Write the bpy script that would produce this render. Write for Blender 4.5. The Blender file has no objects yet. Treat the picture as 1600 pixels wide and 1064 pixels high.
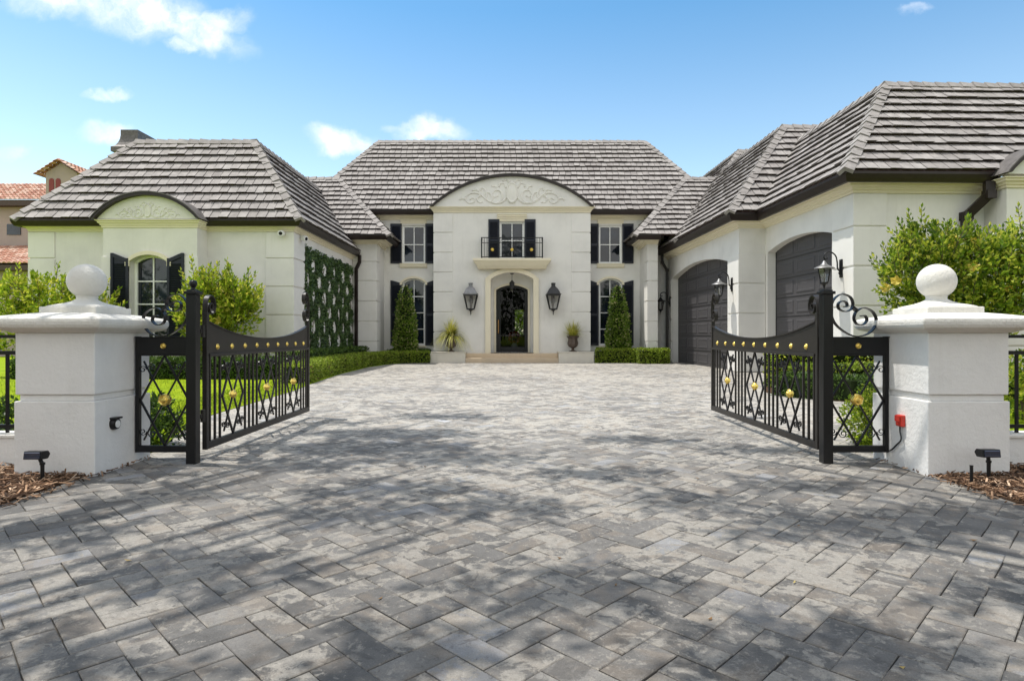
import bpy, math, random
from mathutils import Vector, Matrix
from mathutils.geometry import tessellate_polygon
random.seed(7)
R = random.random
U = random.uniform
V = Vector
scene = bpy.context.scene
col = scene.collection

# ------------------------------------------------------------------ mesh helper
class MB:
    def __init__(s, M=None):
        s.v = []; s.f = []; s.M = M
    def av(s, p):
        p = V(p)
        if s.M: p = s.M @ p
        s.v.append(p); return len(s.v) - 1
    def face(s, pts):
        s.f.append([s.av(p) for p in pts])
    def idx(s, ids):
        s.f.append(list(ids))
    def box(s, x0, x1, y0, y1, z0, z1):
        i = [s.av((x, y, z)) for z in (z0, z1) for y in (y0, y1) for x in (x0, x1)]
        for q in ((0,2,3,1),(4,5,7,6),(0,1,5,4),(2,6,7,3),(0,4,6,2),(1,3,7,5)):
            s.f.append([i[k] for k in q])
    def obox(s, c, ax, ay, az):
        c = V(c); ax = V(ax); ay = V(ay); az = V(az)
        i = [s.av(c + a*ax + b*ay + d*az) for d in (-1,1) for b in (-1,1) for a in (-1,1)]
        for q in ((0,2,3,1),(4,5,7,6),(0,1,5,4),(2,6,7,3),(0,4,6,2),(1,3,7,5)):
            s.f.append([i[k] for k in q])
    def bar(s, p, q, w, d=None, up=(0,0,1)):
        p = V(p); q = V(q); a = (q-p); L = a.length; a.normalize()
        up = V(up)
        if abs(a.dot(up)) > .98: up = V((0,1,0))
        b = a.cross(up).normalized(); c = b.cross(a)
        s.obox((p+q)/2, a*L/2, b*w/2, c*(d or w)/2)
    def loft(s, rings, cap=True, closed=True):
        ids = [[s.av(p) for p in r] for r in rings]
        n = len(ids[0])
        for a, b in zip(ids, ids[1:]):
            for k in range(n if closed else n-1):
                s.f.append([a[k], a[(k+1) % n], b[(k+1) % n], b[k]])
        if cap:
            s.f.append(ids[0][::-1]); s.f.append(ids[-1])
    def lathe(s, c, prof, n=24, sq=False, ang=0.0):
        c = V(c); rings = []
        for r, z in prof:
            if sq:
                rings.append([c + V((a*r, b*r, z)) for a, b in ((-1,-1),(1,-1),(1,1),(-1,1))])
            else:
                rings.append([c + V((r*math.cos(ang+2*math.pi*k/n), r*math.sin(ang+2*math.pi*k/n), z)) for k in range(n)])
        s.loft(rings)
    def disc(s, c, axis, prof, n=16):
        # lathe about an arbitrary axis: prof = [(r, h)]
        c = V(c); a = V(axis).normalized(); b = a.orthogonal().normalized(); d = a.cross(b)
        s.loft([[c + a*h + b*(r*math.cos(2*math.pi*k/n)) + d*(r*math.sin(2*math.pi*k/n)) for k in range(n)] for r, h in prof])
    def tube(s, pts, r, n=8):
        pts = [V(p) for p in pts]; rings = []; prev = None
        for i, p in enumerate(pts):
            t = (pts[min(i+1, len(pts)-1)] - pts[max(i-1, 0)]).normalized()
            if prev is None: b = t.orthogonal().normalized()
            else:
                b = prev - t*prev.dot(t); b.normalize()
            prev = b; c = t.cross(b)
            rr = r[i] if isinstance(r, (list, tuple)) else r
            rings.append([p + b*(rr*math.cos(2*math.pi*k/n)) + c*(rr*math.sin(2*math.pi*k/n)) for k in range(n)])
        s.loft(rings)
    def ribbon(s, pts, wdir, w, t):
        # flat strip following pts, wide along wdir
        pts = [V(p) for p in pts]; wd = V(wdir).normalized(); rings = []
        for i, p in enumerate(pts):
            tg = (pts[min(i+1, len(pts)-1)] - pts[max(i-1, 0)]).normalized()
            nrm = tg.cross(wd).normalized()
            rings.append([p + nrm*t/2 + wd*w/2, p + nrm*t/2 - wd*w/2, p - nrm*t/2 - wd*w/2, p - nrm*t/2 + wd*w/2])
        s.loft(rings)
    def prism(s, poly, d):
        # closed planar polygon extruded by vector d
        poly = [V(p) for p in poly]; d = V(d)
        a = [s.av(p) for p in poly]; b = [s.av(p+d) for p in poly]
        tr = tessellate_polygon([poly])
        for t in tr:
            s.f.append([a[k] for k in t]); s.f.append([b[k] for k in t][::-1])
        n = len(poly)
        for k in range(n):
            s.f.append([a[k], a[(k+1) % n], b[(k+1) % n], b[k]])
    def sweep(s, path, prof):
        # path [(x,y)], outward = right hand; prof closed polygon [(outward, z)]
        P = [V((p[0], p[1])) for p in path]; rings = []
        for i, p in enumerate(P):
            ns = []
            if i > 0:
                d = (P[i]-P[i-1]).normalized(); ns.append(V((d.y, -d.x)))
            if i < len(P)-1:
                d = (P[i+1]-P[i]).normalized(); ns.append(V((d.y, -d.x)))
            if len(ns) == 2:
                m = ns[0]+ns[1]; m.normalize(); m = m/ max(.2, m.dot(ns[0]))
            else: m = ns[0]
            rings.append([V((p.x + m.x*o, p.y + m.y*o, z)) for o, z in prof])
        s.loft(rings)
    def wall(s, o, u, outer, holes, depth, inward):
        # planar wall at origin o along u (and z) with holes whose reveals go `depth` along inward
        o = V(o); u = V(u); inw = V(inward)
        P = lambda q: o + u*q[0] + V((0,0,q[1]))
        loops = [[P(q) for q in outer]] + [[P(q) for q in h] for h in holes]
        flat = [p for l in loops for p in l]
        ids = [s.av(p) for p in flat]
        for t in tessellate_polygon(loops): s.f.append([ids[k] for k in t])
        for h in holes:
            n = len(h); a = [s.av(P(q)) for q in h]; b = [s.av(P(q) + inw*depth) for q in h]
            for k in range(n): s.f.append([a[k], a[(k+1) % n], b[(k+1) % n], b[k]])
    def build(s, name, mat, parent=None, origin=None, smooth=False, bevel=0, seg=2):
        me = bpy.data.meshes.new(name)
        off = V(origin) if origin is not None else V((0,0,0))
        me.from_pydata([p-off for p in s.v], [], s.f); me.materials.append(mat)
        me.validate(); me.update()
        import bmesh
        bm = bmesh.new(); bm.from_mesh(me)
        bmesh.ops.recalc_face_normals(bm, faces=bm.faces) if not getattr(s, 'raw', False) else None
        bm.to_mesh(me); bm.free()
        o = bpy.data.objects.new(name, me); col.objects.link(o)
        if origin is not None: o.location = off
        if smooth:
            me.shade_smooth() if hasattr(me, 'shade_smooth') else None
            me.set_sharp_from_angle(angle=math.radians(40))
        if bevel:
            m = o.modifiers.new('edge', 'BEVEL'); m.width = bevel; m.segments = seg; m.limit_method = 'ANGLE'; m.angle_limit = math.radians(50)
        if parent is not None:
            o.parent = parent
            if parent.type == 'EMPTY' and not parent.get('_local'): o.location = -V(parent.location)
        return o

def tag(o, label=None, cat=None, group=None, kind=None):
    if label: o['label'] = label
    if cat: o['category'] = cat
    if group: o['group'] = group
    if kind: o['kind'] = kind
    return o
def empty(name, loc, label, cat, group=None, local=False, rz=0):
    o = bpy.data.objects.new(name, None); col.objects.link(o); o.location = loc; o.rotation_euler.z = rz
    o.empty_display_size = .2
    if local: o['_local'] = 1
    return tag(o, label, cat, group)
def copy_tree(o, parent=None):
    c = o.copy(); col.objects.link(c); c.parent = parent
    for ch in list(o.children): copy_tree(ch, c)
    return c

# ------------------------------------------------------------------ materials
def newmat(name):
    m = bpy.data.materials.new(name); m.use_nodes = True
    nt = m.node_tree; bs = nt.nodes['Principled BSDF']
    return m, nt, bs
def N(nt, typ, **kw):
    n = nt.nodes.new(typ)
    for k, v in kw.items(): setattr(n, k, v)
    return n
def ramp(nt, stops, interp='LINEAR'):
    r = nt.nodes.new('ShaderNodeValToRGB'); r.color_ramp.interpolation = interp
    e = r.color_ramp.elements
    while len(e) < len(stops): e.new(.5)
    for el, (p, c) in zip(e, stops):
        el.position = p; el.color = (c[0], c[1], c[2], 1) if not isinstance(c, (int, float)) else (c, c, c, 1)
    return r
def noise(nt, scale, detail=4, rough=.55, vec=None, dist=0):
    n = nt.nodes.new('ShaderNodeTexNoise'); n.inputs['Scale'].default_value = scale; n.inputs['Detail'].default_value = detail
    n.inputs['Roughness'].default_value = rough; n.inputs['Distortion'].default_value = dist
    if vec is not None: nt.links.new(vec, n.inputs['Vector'])
    return n
def bump(nt, bs, h, strength, dist=.01):
    b = nt.nodes.new('ShaderNodeBump'); b.inputs['Strength'].default_value = strength; b.inputs['Distance'].default_value = dist
    nt.links.new(h, b.inputs['Height']); nt.links.new(b.outputs[0], bs.inputs['Normal']); return b
def mixc(nt, a, b, fac, mode='MIX'):
    m = nt.nodes.new('ShaderNodeMix'); m.data_type = 'RGBA'; m.blend_type = mode
    for sock, val in ((m.inputs[6], a), (m.inputs[7], b), (m.inputs[0], fac)):
        if hasattr(val, 'links'): nt.links.new(val, sock)
        elif isinstance(val, (int, float)): sock.default_value = val
        else: sock.default_value = (*val, 1)
    return m.outputs[2]
def simple(name, c, rough=.5, metal=0, spec=.5, bs_noise=None, var=.0):
    m, nt, bs = newmat(name)
    bs.inputs['Roughness'].default_value = rough; bs.inputs['Metallic'].default_value = metal
    bs.inputs['Specular IOR Level'].default_value = spec
    tc = N(nt, 'ShaderNodeNewGeometry')
    n = noise(nt, 9, 5, .6, tc.outputs['Position'])
    r = ramp(nt, [(.3, [x*(1-var) for x in c]), (.7, [min(1, x*(1+var)) for x in c])])
    nt.links.new(n.outputs[0], r.inputs[0]); nt.links.new(r.outputs[0], bs.inputs['Base Color'])
    if bs_noise:
        n2 = noise(nt, bs_noise[0], 4, .6, tc.outputs['Position']); bump(nt, bs, n2.outputs[0], bs_noise[1], bs_noise[2])
    return m

def stucco(name, c, sc=55, st=.35, stain=.10):
    m, nt, bs = newmat(name); g = N(nt, 'ShaderNodeNewGeometry')
    bs.inputs['Roughness'].default_value = .9; bs.inputs['Specular IOR Level'].default_value = .15
    n = noise(nt, 1.1, 6, .6, g.outputs['Position'])
    r = ramp(nt, [(.3, [x*(1-stain) for x in c]), (.55, c), (.75, [min(.95, x*1.03) for x in c])])
    nt.links.new(n.outputs[0], r.inputs[0])
    # vertical weather streaks
    mp = N(nt, 'ShaderNodeMapping'); mp.inputs['Scale'].default_value = (5, 5, .35); nt.links.new(g.outputs['Position'], mp.inputs[0])
    n3 = noise(nt, 1.6, 5, .65, mp.outputs[0]); r3 = ramp(nt, [(.55, 0), (.8, 1)]); nt.links.new(n3.outputs[0], r3.inputs[0])
    mm = N(nt, 'ShaderNodeMath', operation='MULTIPLY'); mm.inputs[1].default_value = .35; nt.links.new(r3.outputs[0], mm.inputs[0])
    o = mixc(nt, r.outputs[0], [c[0]*.80, c[1]*.79, c[2]*.76], mm.outputs[0])
    nt.links.new(o, bs.inputs['Base Color'])
    n2 = noise(nt, sc, 5, .7, g.outputs['Position']); bump(nt, bs, n2.outputs[0], st, .01)
    return m

def leafmat(name, stops, trans=.35, rough=.45):
    m, nt, bs = newmat(name); g = N(nt, 'ShaderNodeNewGeometry')
    r = ramp(nt, stops); nt.links.new(g.outputs['Random Per Island'], r.inputs[0])
    n = noise(nt, 1.7, 3, .5, g.outputs['Position']); r2 = ramp(nt, [(.35, .72), (.65, 1.15)]); nt.links.new(n.outputs[0], r2.inputs[0])
    o = mixc(nt, r.outputs[0], r2.outputs[0], 1.0, 'MULTIPLY')
    nt.links.new(o, bs.inputs['Base Color']); bs.inputs['Roughness'].default_value = rough; bs.inputs['Specular IOR Level'].default_value = .35
    t = N(nt, 'ShaderNodeBsdfTranslucent'); nt.links.new(o, t.inputs[0])
    mx = N(nt, 'ShaderNodeMixShader'); mx.inputs[0].default_value = trans
    nt.links.new(bs.outputs[0], mx.inputs[1]); nt.links.new(t.outputs[0], mx.inputs[2])
    nt.links.new(mx.outputs[0], nt.nodes['Material Output'].inputs[0])
    return m

M_WALL = stucco('cream_stucco', (.765, .748, .71))
M_TRIM = stucco('cream_moulding', (.79, .725, .565), 80, .12, .05)
M_PILLAR = stucco('white_pillar_stucco', (.775, .765, .745), 26, .7, .15)
M_CAP = stucco('cast_stone', (.76, .74, .69), 42, 1.0, .16)
M_STEP = stucco('travertine_step', (.62, .50, .36), 30, .1, .15)
M_PLINTH = stucco('plinth_stucco', (.68, .64, .56), 60, .2, .08)
M_BLACK = simple('black_painted_iron', (.008, .008, .009), .35, 0, .35, (60, .12, .004), .15)
M_IRON = simple('sunlit_black_iron', (.021, .018, .016), .42, 0, .4, (60, .12, .004), .2)  # same black iron, brownish lift of grazing sun put into its colour
M_SHUT = simple('navy_black_shutter_paint', (.010, .013, .024), .45, 0, .4, None, .2)
M_BRONZE = simple('dark_bronze_gutter', (.022, .015, .013), .4, 0, .35, None, .2)
M_GOLD = simple('gilded_metal', (.93, .66, .17), .36, 1.0, .5, (90, .2, .004), .15)
M_WFRAME = simple('white_window_paint', (.83, .83, .81), .4, 0, .4)
M_GARAGE = simple('charcoal_garage_paint', (.066, .063, .067), .5, 0, .4, (120, .08, .003), .08)
M_RED = simple('red_plastic', (.55, .035, .02), .35, 0, .5, None, .2)
M_CABLE = simple('black_cable_rubber', (.012, .012, .012), .5)
M_LAMP = simple('aged_black_lamp_metal', (.03, .03, .032), .42, .3, .5, (80, .1, .003), .3)
M_PEWTER = simple('weathered_pewter', (.22, .22, .225), .45, .6, .5, (70, .15, .003), .25)
M_URN = simple('bronze_urn', (.10, .075, .06), .5, .3, .5, (40, .3, .006), .35)
M_SOLAR = simple('solar_panel_glass', (.05, .06, .09), .15, 0, .6)
M_TERRA = None
M_PINK = stucco('mauve_neighbour_stucco', (.38, .31, .29), 30, .2, .08)
M_DARKTRIM = simple('dark_fascia', (.06, .035, .03), .6)
M_TRUNK = simple('bark', (.13, .10, .075), .9, 0, .2, (25, .6, .02), .35)
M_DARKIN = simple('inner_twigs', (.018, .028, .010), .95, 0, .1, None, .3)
M_CHIM = simple('weathered_metal_flue', (.12, .11, .105), .55, .4, .5, (6, .1, .01), .3)
M_WHITEP = simple('white_plastic', (.75, .75, .74), .4)
M_LENS = simple('dark_lens', (.01, .01, .012), .1)
M_BRASS = simple('brass_pull', (.55, .30, .12), .3, 1)
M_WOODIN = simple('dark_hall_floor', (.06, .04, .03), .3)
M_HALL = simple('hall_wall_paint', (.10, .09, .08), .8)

def glassdark(name, c, rough=.03):
    m, nt, bs = newmat(name)
    bs.inputs['Base Color'].default_value = (*c, 1); bs.inputs['Roughness'].default_value = rough
    bs.inputs['IOR'].default_value = 1.62; bs.inputs['Specular IOR Level'].default_value = .5
    g = N(nt, 'ShaderNodeNewGeometry'); n = noise(nt, 1.3, 2, .5, g.outputs['Position']); bump(nt, bs, n.outputs[0], .06, .02)
    n2 = noise(nt, .9, 3, .6, g.outputs['Position']); r = ramp(nt, [(.4, [x*.5 for x in c]), (.7, [x*1.8 for x in c])])
    nt.links.new(n2.outputs[0], r.inputs[0]); nt.links.new(r.outputs[0], bs.inputs['Base Color'])
    return m
M_PANE = glassdark('window_glass', (.012, .018, .028))
def glassclear(name, tint=(.9,.93,.93), mixv=.14, gl=.02):
    m, nt, bs = newmat(name)
    t = N(nt, 'ShaderNodeBsdfTransparent'); t.inputs[0].default_value = (*tint, 1)
    g = N(nt, 'ShaderNodeBsdfGlossy'); g.inputs['Roughness'].default_value = gl
    fr = N(nt, 'ShaderNodeFresnel'); fr.inputs[0].default_value = 1.5
    ad = N(nt, 'ShaderNodeMath', operation='ADD'); ad.inputs[1].default_value = mixv - .04; nt.links.new(fr.outputs[0], ad.inputs[0])
    mx = N(nt, 'ShaderNodeMixShader'); nt.links.new(ad.outputs[0], mx.inputs[0]); nt.links.new(t.outputs[0], mx.inputs[1]); nt.links.new(g.outputs[0], mx.inputs[2])
    nt.links.new(mx.outputs[0], nt.nodes['Material Output'].inputs[0]); return m
M_LGLASS = glassclear('lantern_glass', (.98, .985, .98), .07, .05)
M_DOORGLASS = glassclear('door_glass', (.6, .62, .64), .02, .01)

# roof tile: per tile tone
def tilemat(name, stops, bsc=26):
    m, nt, bs = newmat(name); g = N(nt, 'ShaderNodeNewGeometry')
    r = ramp(nt, stops); nt.links.new(g.outputs['Random Per Island'], r.inputs[0])
    n = noise(nt, 5, 6, .65, g.outputs['Position']); r2 = ramp(nt, [(.3, .75), (.7, 1.15)]); nt.links.new(n.outputs[0], r2.inputs[0])
    o = mixc(nt, r.outputs[0], r2.outputs[0], 1.0, 'MULTIPLY'); nt.links.new(o, bs.inputs['Base Color'])
    bs.inputs['Roughness'].default_value = .85; bs.inputs['Specular IOR Level'].default_value = .25
    n2 = noise(nt, bsc, 5, .6, g.outputs['Position']); bump(nt, bs, n2.outputs[0], .35, .01)
    return m
M_TILE = tilemat('grey_concrete_tile', [(0, (.255, .236, .227)), (.5, (.295, .276, .266)), (.9, (.318, .298, .287)), (1, (.35, .33, .318))])
M_TERRA = tilemat('terracotta_tile', [(0, (.36, .17, .12)), (.4, (.48, .26, .19)), (.7, (.55, .36, .28)), (1, (.62, .46, .38))])

# pavers
def paver_mat():
    m, nt, bs = newmat('tumbled_stone_paver'); g = N(nt, 'ShaderNodeNewGeometry')
    rnd = g.outputs['Random Per Island']
    wn = N(nt, 'ShaderNodeTexWhiteNoise', noise_dimensions='1D'); nt.links.new(rnd, wn.inputs['W'])
    sc = N(nt, 'ShaderNodeVectorMath', operation='SCALE'); sc.inputs['Scale'].default_value = 60; nt.links.new(wn.outputs['Color'], sc.inputs[0])
    ad = N(nt, 'ShaderNodeVectorMath', operation='ADD'); nt.links.new(g.outputs['Position'], ad.inputs[0]); nt.links.new(sc.outputs[0], ad.inputs[1])
    base = ramp(nt, [(0, (.175, .170, .164)), (.35, (.21, .203, .194)), (.62, (.245, .236, .224)), (.9, (.29, .278, .26)), (.96, (.285, .285, .29)), (1, (.40, .405, .415))])
    nt.links.new(rnd, base.inputs[0])
    # slow cloudy change inside a stone
    nb = noise(nt, 3.2, 5, .6, ad.outputs[0]); rb = ramp(nt, [(.3, .66), (.7, 1.32)]); nt.links.new(nb.outputs[0], rb.inputs[0])
    c0 = mixc(nt, base.outputs[0], rb.outputs[0], 1.0, 'MULTIPLY')
    # flaked pale skin, crisp edged islands; amount differs per stone and in big drifts
    nf = noise(nt, 8.5, 12, .66, ad.outputs[0], .45)
    big = noise(nt, .33, 3, .5, g.outputs['Position'])
    w1 = N(nt, 'ShaderNodeMath', operation='MULTIPLY_ADD'); w1.inputs[1].default_value = .20; w1.inputs[2].default_value = -.10
    nt.links.new(wn.outputs['Value'], w1.inputs[0])
    w2 = N(nt, 'ShaderNodeMath', operation='MULTIPLY_ADD'); w2.inputs[1].default_value = .36; w2.inputs[2].default_value = -.185
    nt.links.new(big.outputs[0], w2.inputs[0])
    s1 = N(nt, 'ShaderNodeMath', operation='ADD'); nt.links.new(nf.outputs[0], s1.inputs[0]); nt.links.new(w1.outputs[0], s1.inputs[1])
    s2 = N(nt, 'ShaderNodeMath', operation='ADD'); nt.links.new(s1.outputs[0], s2.inputs[0]); nt.links.new(w2.outputs[0], s2.inputs[1])
    fl = ramp(nt, [(.488, 0), (.535, 1)]); nt.links.new(s2.outputs[0], fl.inputs[0])
    n5 = noise(nt, 34, 6, .68, g.outputs['Position']); pal = ramp(nt, [(.25, (.31, .29, .26)), (.5, (.41, .387, .348)), (.75, (.52, .492, .447))]); nt.links.new(n5.outputs[0], pal.inputs[0])
    c1 = mixc(nt, c0, pal.outputs[0], fl.outputs[0])
    # finer marbling: small chips of pale skin and thin brown veins
    nm = noise(nt, 30, 8, .72, ad.outputs[0], .8)
    sm = N(nt, 'ShaderNodeMath', operation='ADD'); nt.links.new(nm.outputs[0], sm.inputs[0]); nt.links.new(w2.outputs[0], sm.inputs[1])
    fm = ramp(nt, [(.555, 0), (.60, .75)]); nt.links.new(sm.outputs[0], fm.inputs[0])
    c1 = mixc(nt, c1, pal.outputs[0], fm.outputs[0])
    fd = ramp(nt, [(.36, .55), (.42, 0)]); nt.links.new(nm.outputs[0], fd.inputs[0])
    c1 = mixc(nt, c1, (.115, .108, .10), fd.outputs[0])
    nv = noise(nt, 2.4, 6, .6, ad.outputs[0], 1.5); fv = ramp(nt, [(.52, 0), (.62, .34)]); nt.links.new(nv.outputs[0], fv.inputs[0])
    c1 = mixc(nt, c1, (.33, .265, .20), fv.outputs[0])
    # dark damp looking blotches
    nd = noise(nt, 4.2, 6, .6, ad.outputs[0], .6); dk = ramp(nt, [(.595, 0), (.64, .6)]); nt.links.new(nd.outputs[0], dk.inputs[0])
    c2 = mixc(nt, c1, (.12, .113, .108), dk.outputs[0])
    # rare rust spots
    nr = noise(nt, 2.6, 4, .6, ad.outputs[0]); rr = ramp(nt, [(.74, 0), (.82, .6)]); nt.links.new(nr.outputs[0], rr.inputs[0])
    c3 = mixc(nt, c2, (.30, .19, .12), rr.outputs[0])
    # fine grain
    ng = noise(nt, 160, 3, .7, g.outputs['Position']); rg = ramp(nt, [(.3, .78), (.7, 1.18)]); nt.links.new(ng.outputs[0], rg.inputs[0])
    c4 = mixc(nt, c3, rg.outputs[0], 1.0, 'MULTIPLY')
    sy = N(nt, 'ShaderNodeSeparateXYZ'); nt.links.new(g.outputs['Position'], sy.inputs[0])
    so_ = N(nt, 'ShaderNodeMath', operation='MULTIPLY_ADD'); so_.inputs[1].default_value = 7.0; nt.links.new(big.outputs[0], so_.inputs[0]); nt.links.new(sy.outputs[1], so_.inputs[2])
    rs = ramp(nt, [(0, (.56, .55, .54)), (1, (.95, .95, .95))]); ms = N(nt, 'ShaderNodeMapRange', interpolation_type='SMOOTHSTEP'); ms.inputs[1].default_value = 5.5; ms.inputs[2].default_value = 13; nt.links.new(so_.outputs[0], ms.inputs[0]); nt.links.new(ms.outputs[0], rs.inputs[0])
    c4 = mixc(nt, c4, rs.outputs[0], 1.0, 'MULTIPLY')  # darker foreground tone put into the stone colour towards the street
    nt.links.new(c4, bs.inputs['Base Color'])
    bs.inputs['Roughness'].default_value = .72; bs.inputs['Specular IOR Level'].default_value = .3
    hm = N(nt, 'ShaderNodeMath', operation='MULTIPLY_ADD'); hm.inputs[1].default_value = .6
    nt.links.new(fl.outputs[0], hm.inputs[0])
    n6 = noise(nt, 28, 6, .65, g.outputs['Position']); nt.links.new(n6.outputs[0], hm.inputs[2])
    bump(nt, bs, hm.outputs[0], .45, .006)
    return m
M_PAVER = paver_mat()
M_GROUT = simple('joint_sand', (.15, .135, .115), .95, 0, .1, (80, .5, .005), .3)

def grass_mat():
    m, nt, bs = newmat('lawn_turf'); g = N(nt, 'ShaderNodeNewGeometry')
    n = noise(nt, 1.2, 5, .6, g.outputs['Position']); r = ramp(nt, [(.3, (.17, .26, .006)), (.55, (.25, .34, .008)), (.75, (.32, .39, .015))]); nt.links.new(n.outputs[0], r.inputs[0])
    n2 = noise(nt, 60, 4, .8, g.outputs['Position']); r2 = ramp(nt, [(.3, .6), (.7, 1.3)]); nt.links.new(n2.outputs[0], r2.inputs[0])
    nt.links.new(mixc(nt, r.outputs[0], r2.outputs[0], 1, 'MULTIPLY'), bs.inputs['Base Color'])
    bs.inputs['Roughness'].default_value = .9; bs.inputs['Specular IOR Level'].default_value = .1
    bump(nt, bs, n2.outputs[0], .8, .03); return m
M_GRASS = grass_mat()
M_BLADE = leafmat('grass_blade', [(0, (.18, .27, .008)), (.5, (.28, .38, .012)), (1, (.40, .46, .03))], .45)
M_MULCHBASE = simple('mulch_soil', (.075, .045, .028), .95, 0, .1, (40, .8, .02), .4)
M_CHIP = leafmat('bark_chip', [(0, (.035, .020, .012)), (.35, (.13, .07, .04)), (.65, (.26, .15, .085)), (.88, (.42, .27, .17)), (1, (.55, .40, .28))], .0, .85)

L_YEL = leafmat('yellow_green_leaf', [(0, (.11, .19, .012)), (.3, (.25, .37, .022)), (.7, (.44, .52, .04)), (1, (.68, .64, .10))], .45)
L_RIGHT = leafmat('glossy_shrub_leaf', [(0, (.06, .12, .012)), (.35, (.17, .28, .02)), (.7, (.38, .47, .04)), (1, (.60, .60, .09))], .45, .35)
L_HEDGE = leafmat('hedge_leaf', [(0, (.09, .15, .014)), (.08, (.16, .10, .04)), (.12, (.13, .20, .016)), (.5, (.25, .36, .03)), (.9, (.38, .48, .06)), (1, (.50, .55, .12))], .42)
L_DARK = leafmat('dark_hedge_leaf', [(0, (.03, .065, .012)), (.6, (.075, .14, .02)), (1, (.15, .24, .04))], .3)
L_IVY = leafmat('ivy_leaf', [(0, (.032, .066, .022)), (.6, (.07, .13, .036)), (1, (.15, .23, .07))], .3, .35)
L_TOPI = leafmat('topiary_leaf', [(0, (.07, .13, .014)), (.5, (.16, .27, .025)), (.85, (.29, .40, .06)), (.93, (.55, .52, .25)), (1, (.68, .60, .36))], .38)
L_PALE = leafmat('variegated_leaf', [(0, (.10, .17, .03)), (.5, (.27, .33, .12)), (1, (.52, .53, .30))], .3)
L_BLADEY = leafmat('striped_spiky_leaf', [(0, (.22, .26, .03)), (.5, (.46, .45, .07)), (1, (.68, .62, .20))], .35)
L_FLOWER = leafmat('yellow_flower', [(0, (.80, .60, .08)), (1, (.88, .74, .20))], .35)
L_TREE = leafmat('oak_leaf', [(0, (.03, .06, .012)), (1, (.09, .14, .03))], .25)

# ------------------------------------------------------------------ foliage helper
def rdir():
    z = U(-1, 1); a = U(0, 2*math.pi); r = math.sqrt(1-z*z); return V((r*math.cos(a), r*math.sin(a), z))
def leaf(mb, p, d, ln, wd, nrm=None):
    d = d.normalized(); s = d.cross(nrm if nrm is not None else rdir())
    if s.length < 1e-3: s = d.orthogonal()
    s.normalize(); n = d.cross(s)*wd*.35
    a = mb.av(p); b = mb.av(p + d*ln*.5 + s*wd*.5 + n); c = mb.av(p + d*ln); e = mb.av(p + d*ln*.5 - s*wd*.5 + n)
    mb.f.append([a, b, c]); mb.f.append([a, c, e])
def LM():
    m = MB(); m.raw = True; return m

def sprig(mb, p, d, ln, nleaf, lf, wd):
    # a short shoot with leaves along it
    d = d.normalized()
    for k in range(nleaf):
        t = (k+.5)/nleaf
        q = p + d*ln*t
        ld = (d*(.35+.9*t) + rdir()*.75)
        leaf(mb, q, ld, lf*U(.7, 1.15)*(1.05-.35*t), wd*U(.8, 1.2))

def hedge(name, path, half, h, mat, n, lf, label, cat, group=None, z0=0.0, rough=.05, inner=None):
    # clipped hedge following path [(x,y)]; leaves over its sides and top and a dense twiggy core
    P = [V((a, b, 0)) for a, b in path]
    o = empty(name, P[0], label, cat, group)
    core = MB(); k = .82
    segs = []
    for a, b in zip(P, P[1:]): segs.append((a, b, (b-a).length))
    rings = []
    for i, p in enumerate(P):
        t = (P[min(i+1, len(P)-1)]-P[max(i-1, 0)]).normalized(); s = V((t.y, -t.x, 0))
        w = half*k
        rings.append([p-s*w+V((0,0,z0)), p+s*w+V((0,0,z0)), p+s*w*.95+V((0,0,h*.9)), p-s*w*.95+V((0,0,h*.9))])
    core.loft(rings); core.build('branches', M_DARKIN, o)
    lm = LM(); tot = sum(s[2] for s in segs)
    for i in range(n):
        r = R()*tot
        for a, b, L in segs:
            if r <= L: break
            r -= L
        t = (b-a).normalized(); s = V((t.y, -t.x, 0)); p = a + t*r
        q = R()
        wob = math.sin(p.x*5.3+p.y*3.1)*.5+math.sin(p.x*2.1-p.y*4.7)*.5
        hh = h*(1+.03*wob)
        if q < .45: pos = p + s*half*U(-1, 1) + V((0,0,hh+U(-.05, .03))); nd = V((0,0,1))
        else:
            sg = 1 if R() < .6 else -1
            zz = z0 + (hh-z0)*R(); pos = p + s*sg*(half+U(-.05, rough*.6)+.02*wob) + V((0,0,zz)); nd = s*sg
        if R() < .12:      # end faces
            e = a if R() < .5 else b
            if e in (P[0], P[-1]):
                pos = e + s*half*U(-1, 1) + V((0,0,z0+(hh-z0)*R())); nd = (t if e is b else -t)
        leaf(lm, pos, nd + rdir()*.9 + V((0,0,.3)), lf*U(.7, 1.3), lf*.55*U(.8, 1.2), nd+rdir()*.5)
    lm.build('foliage', mat, o)
    return o

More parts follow.
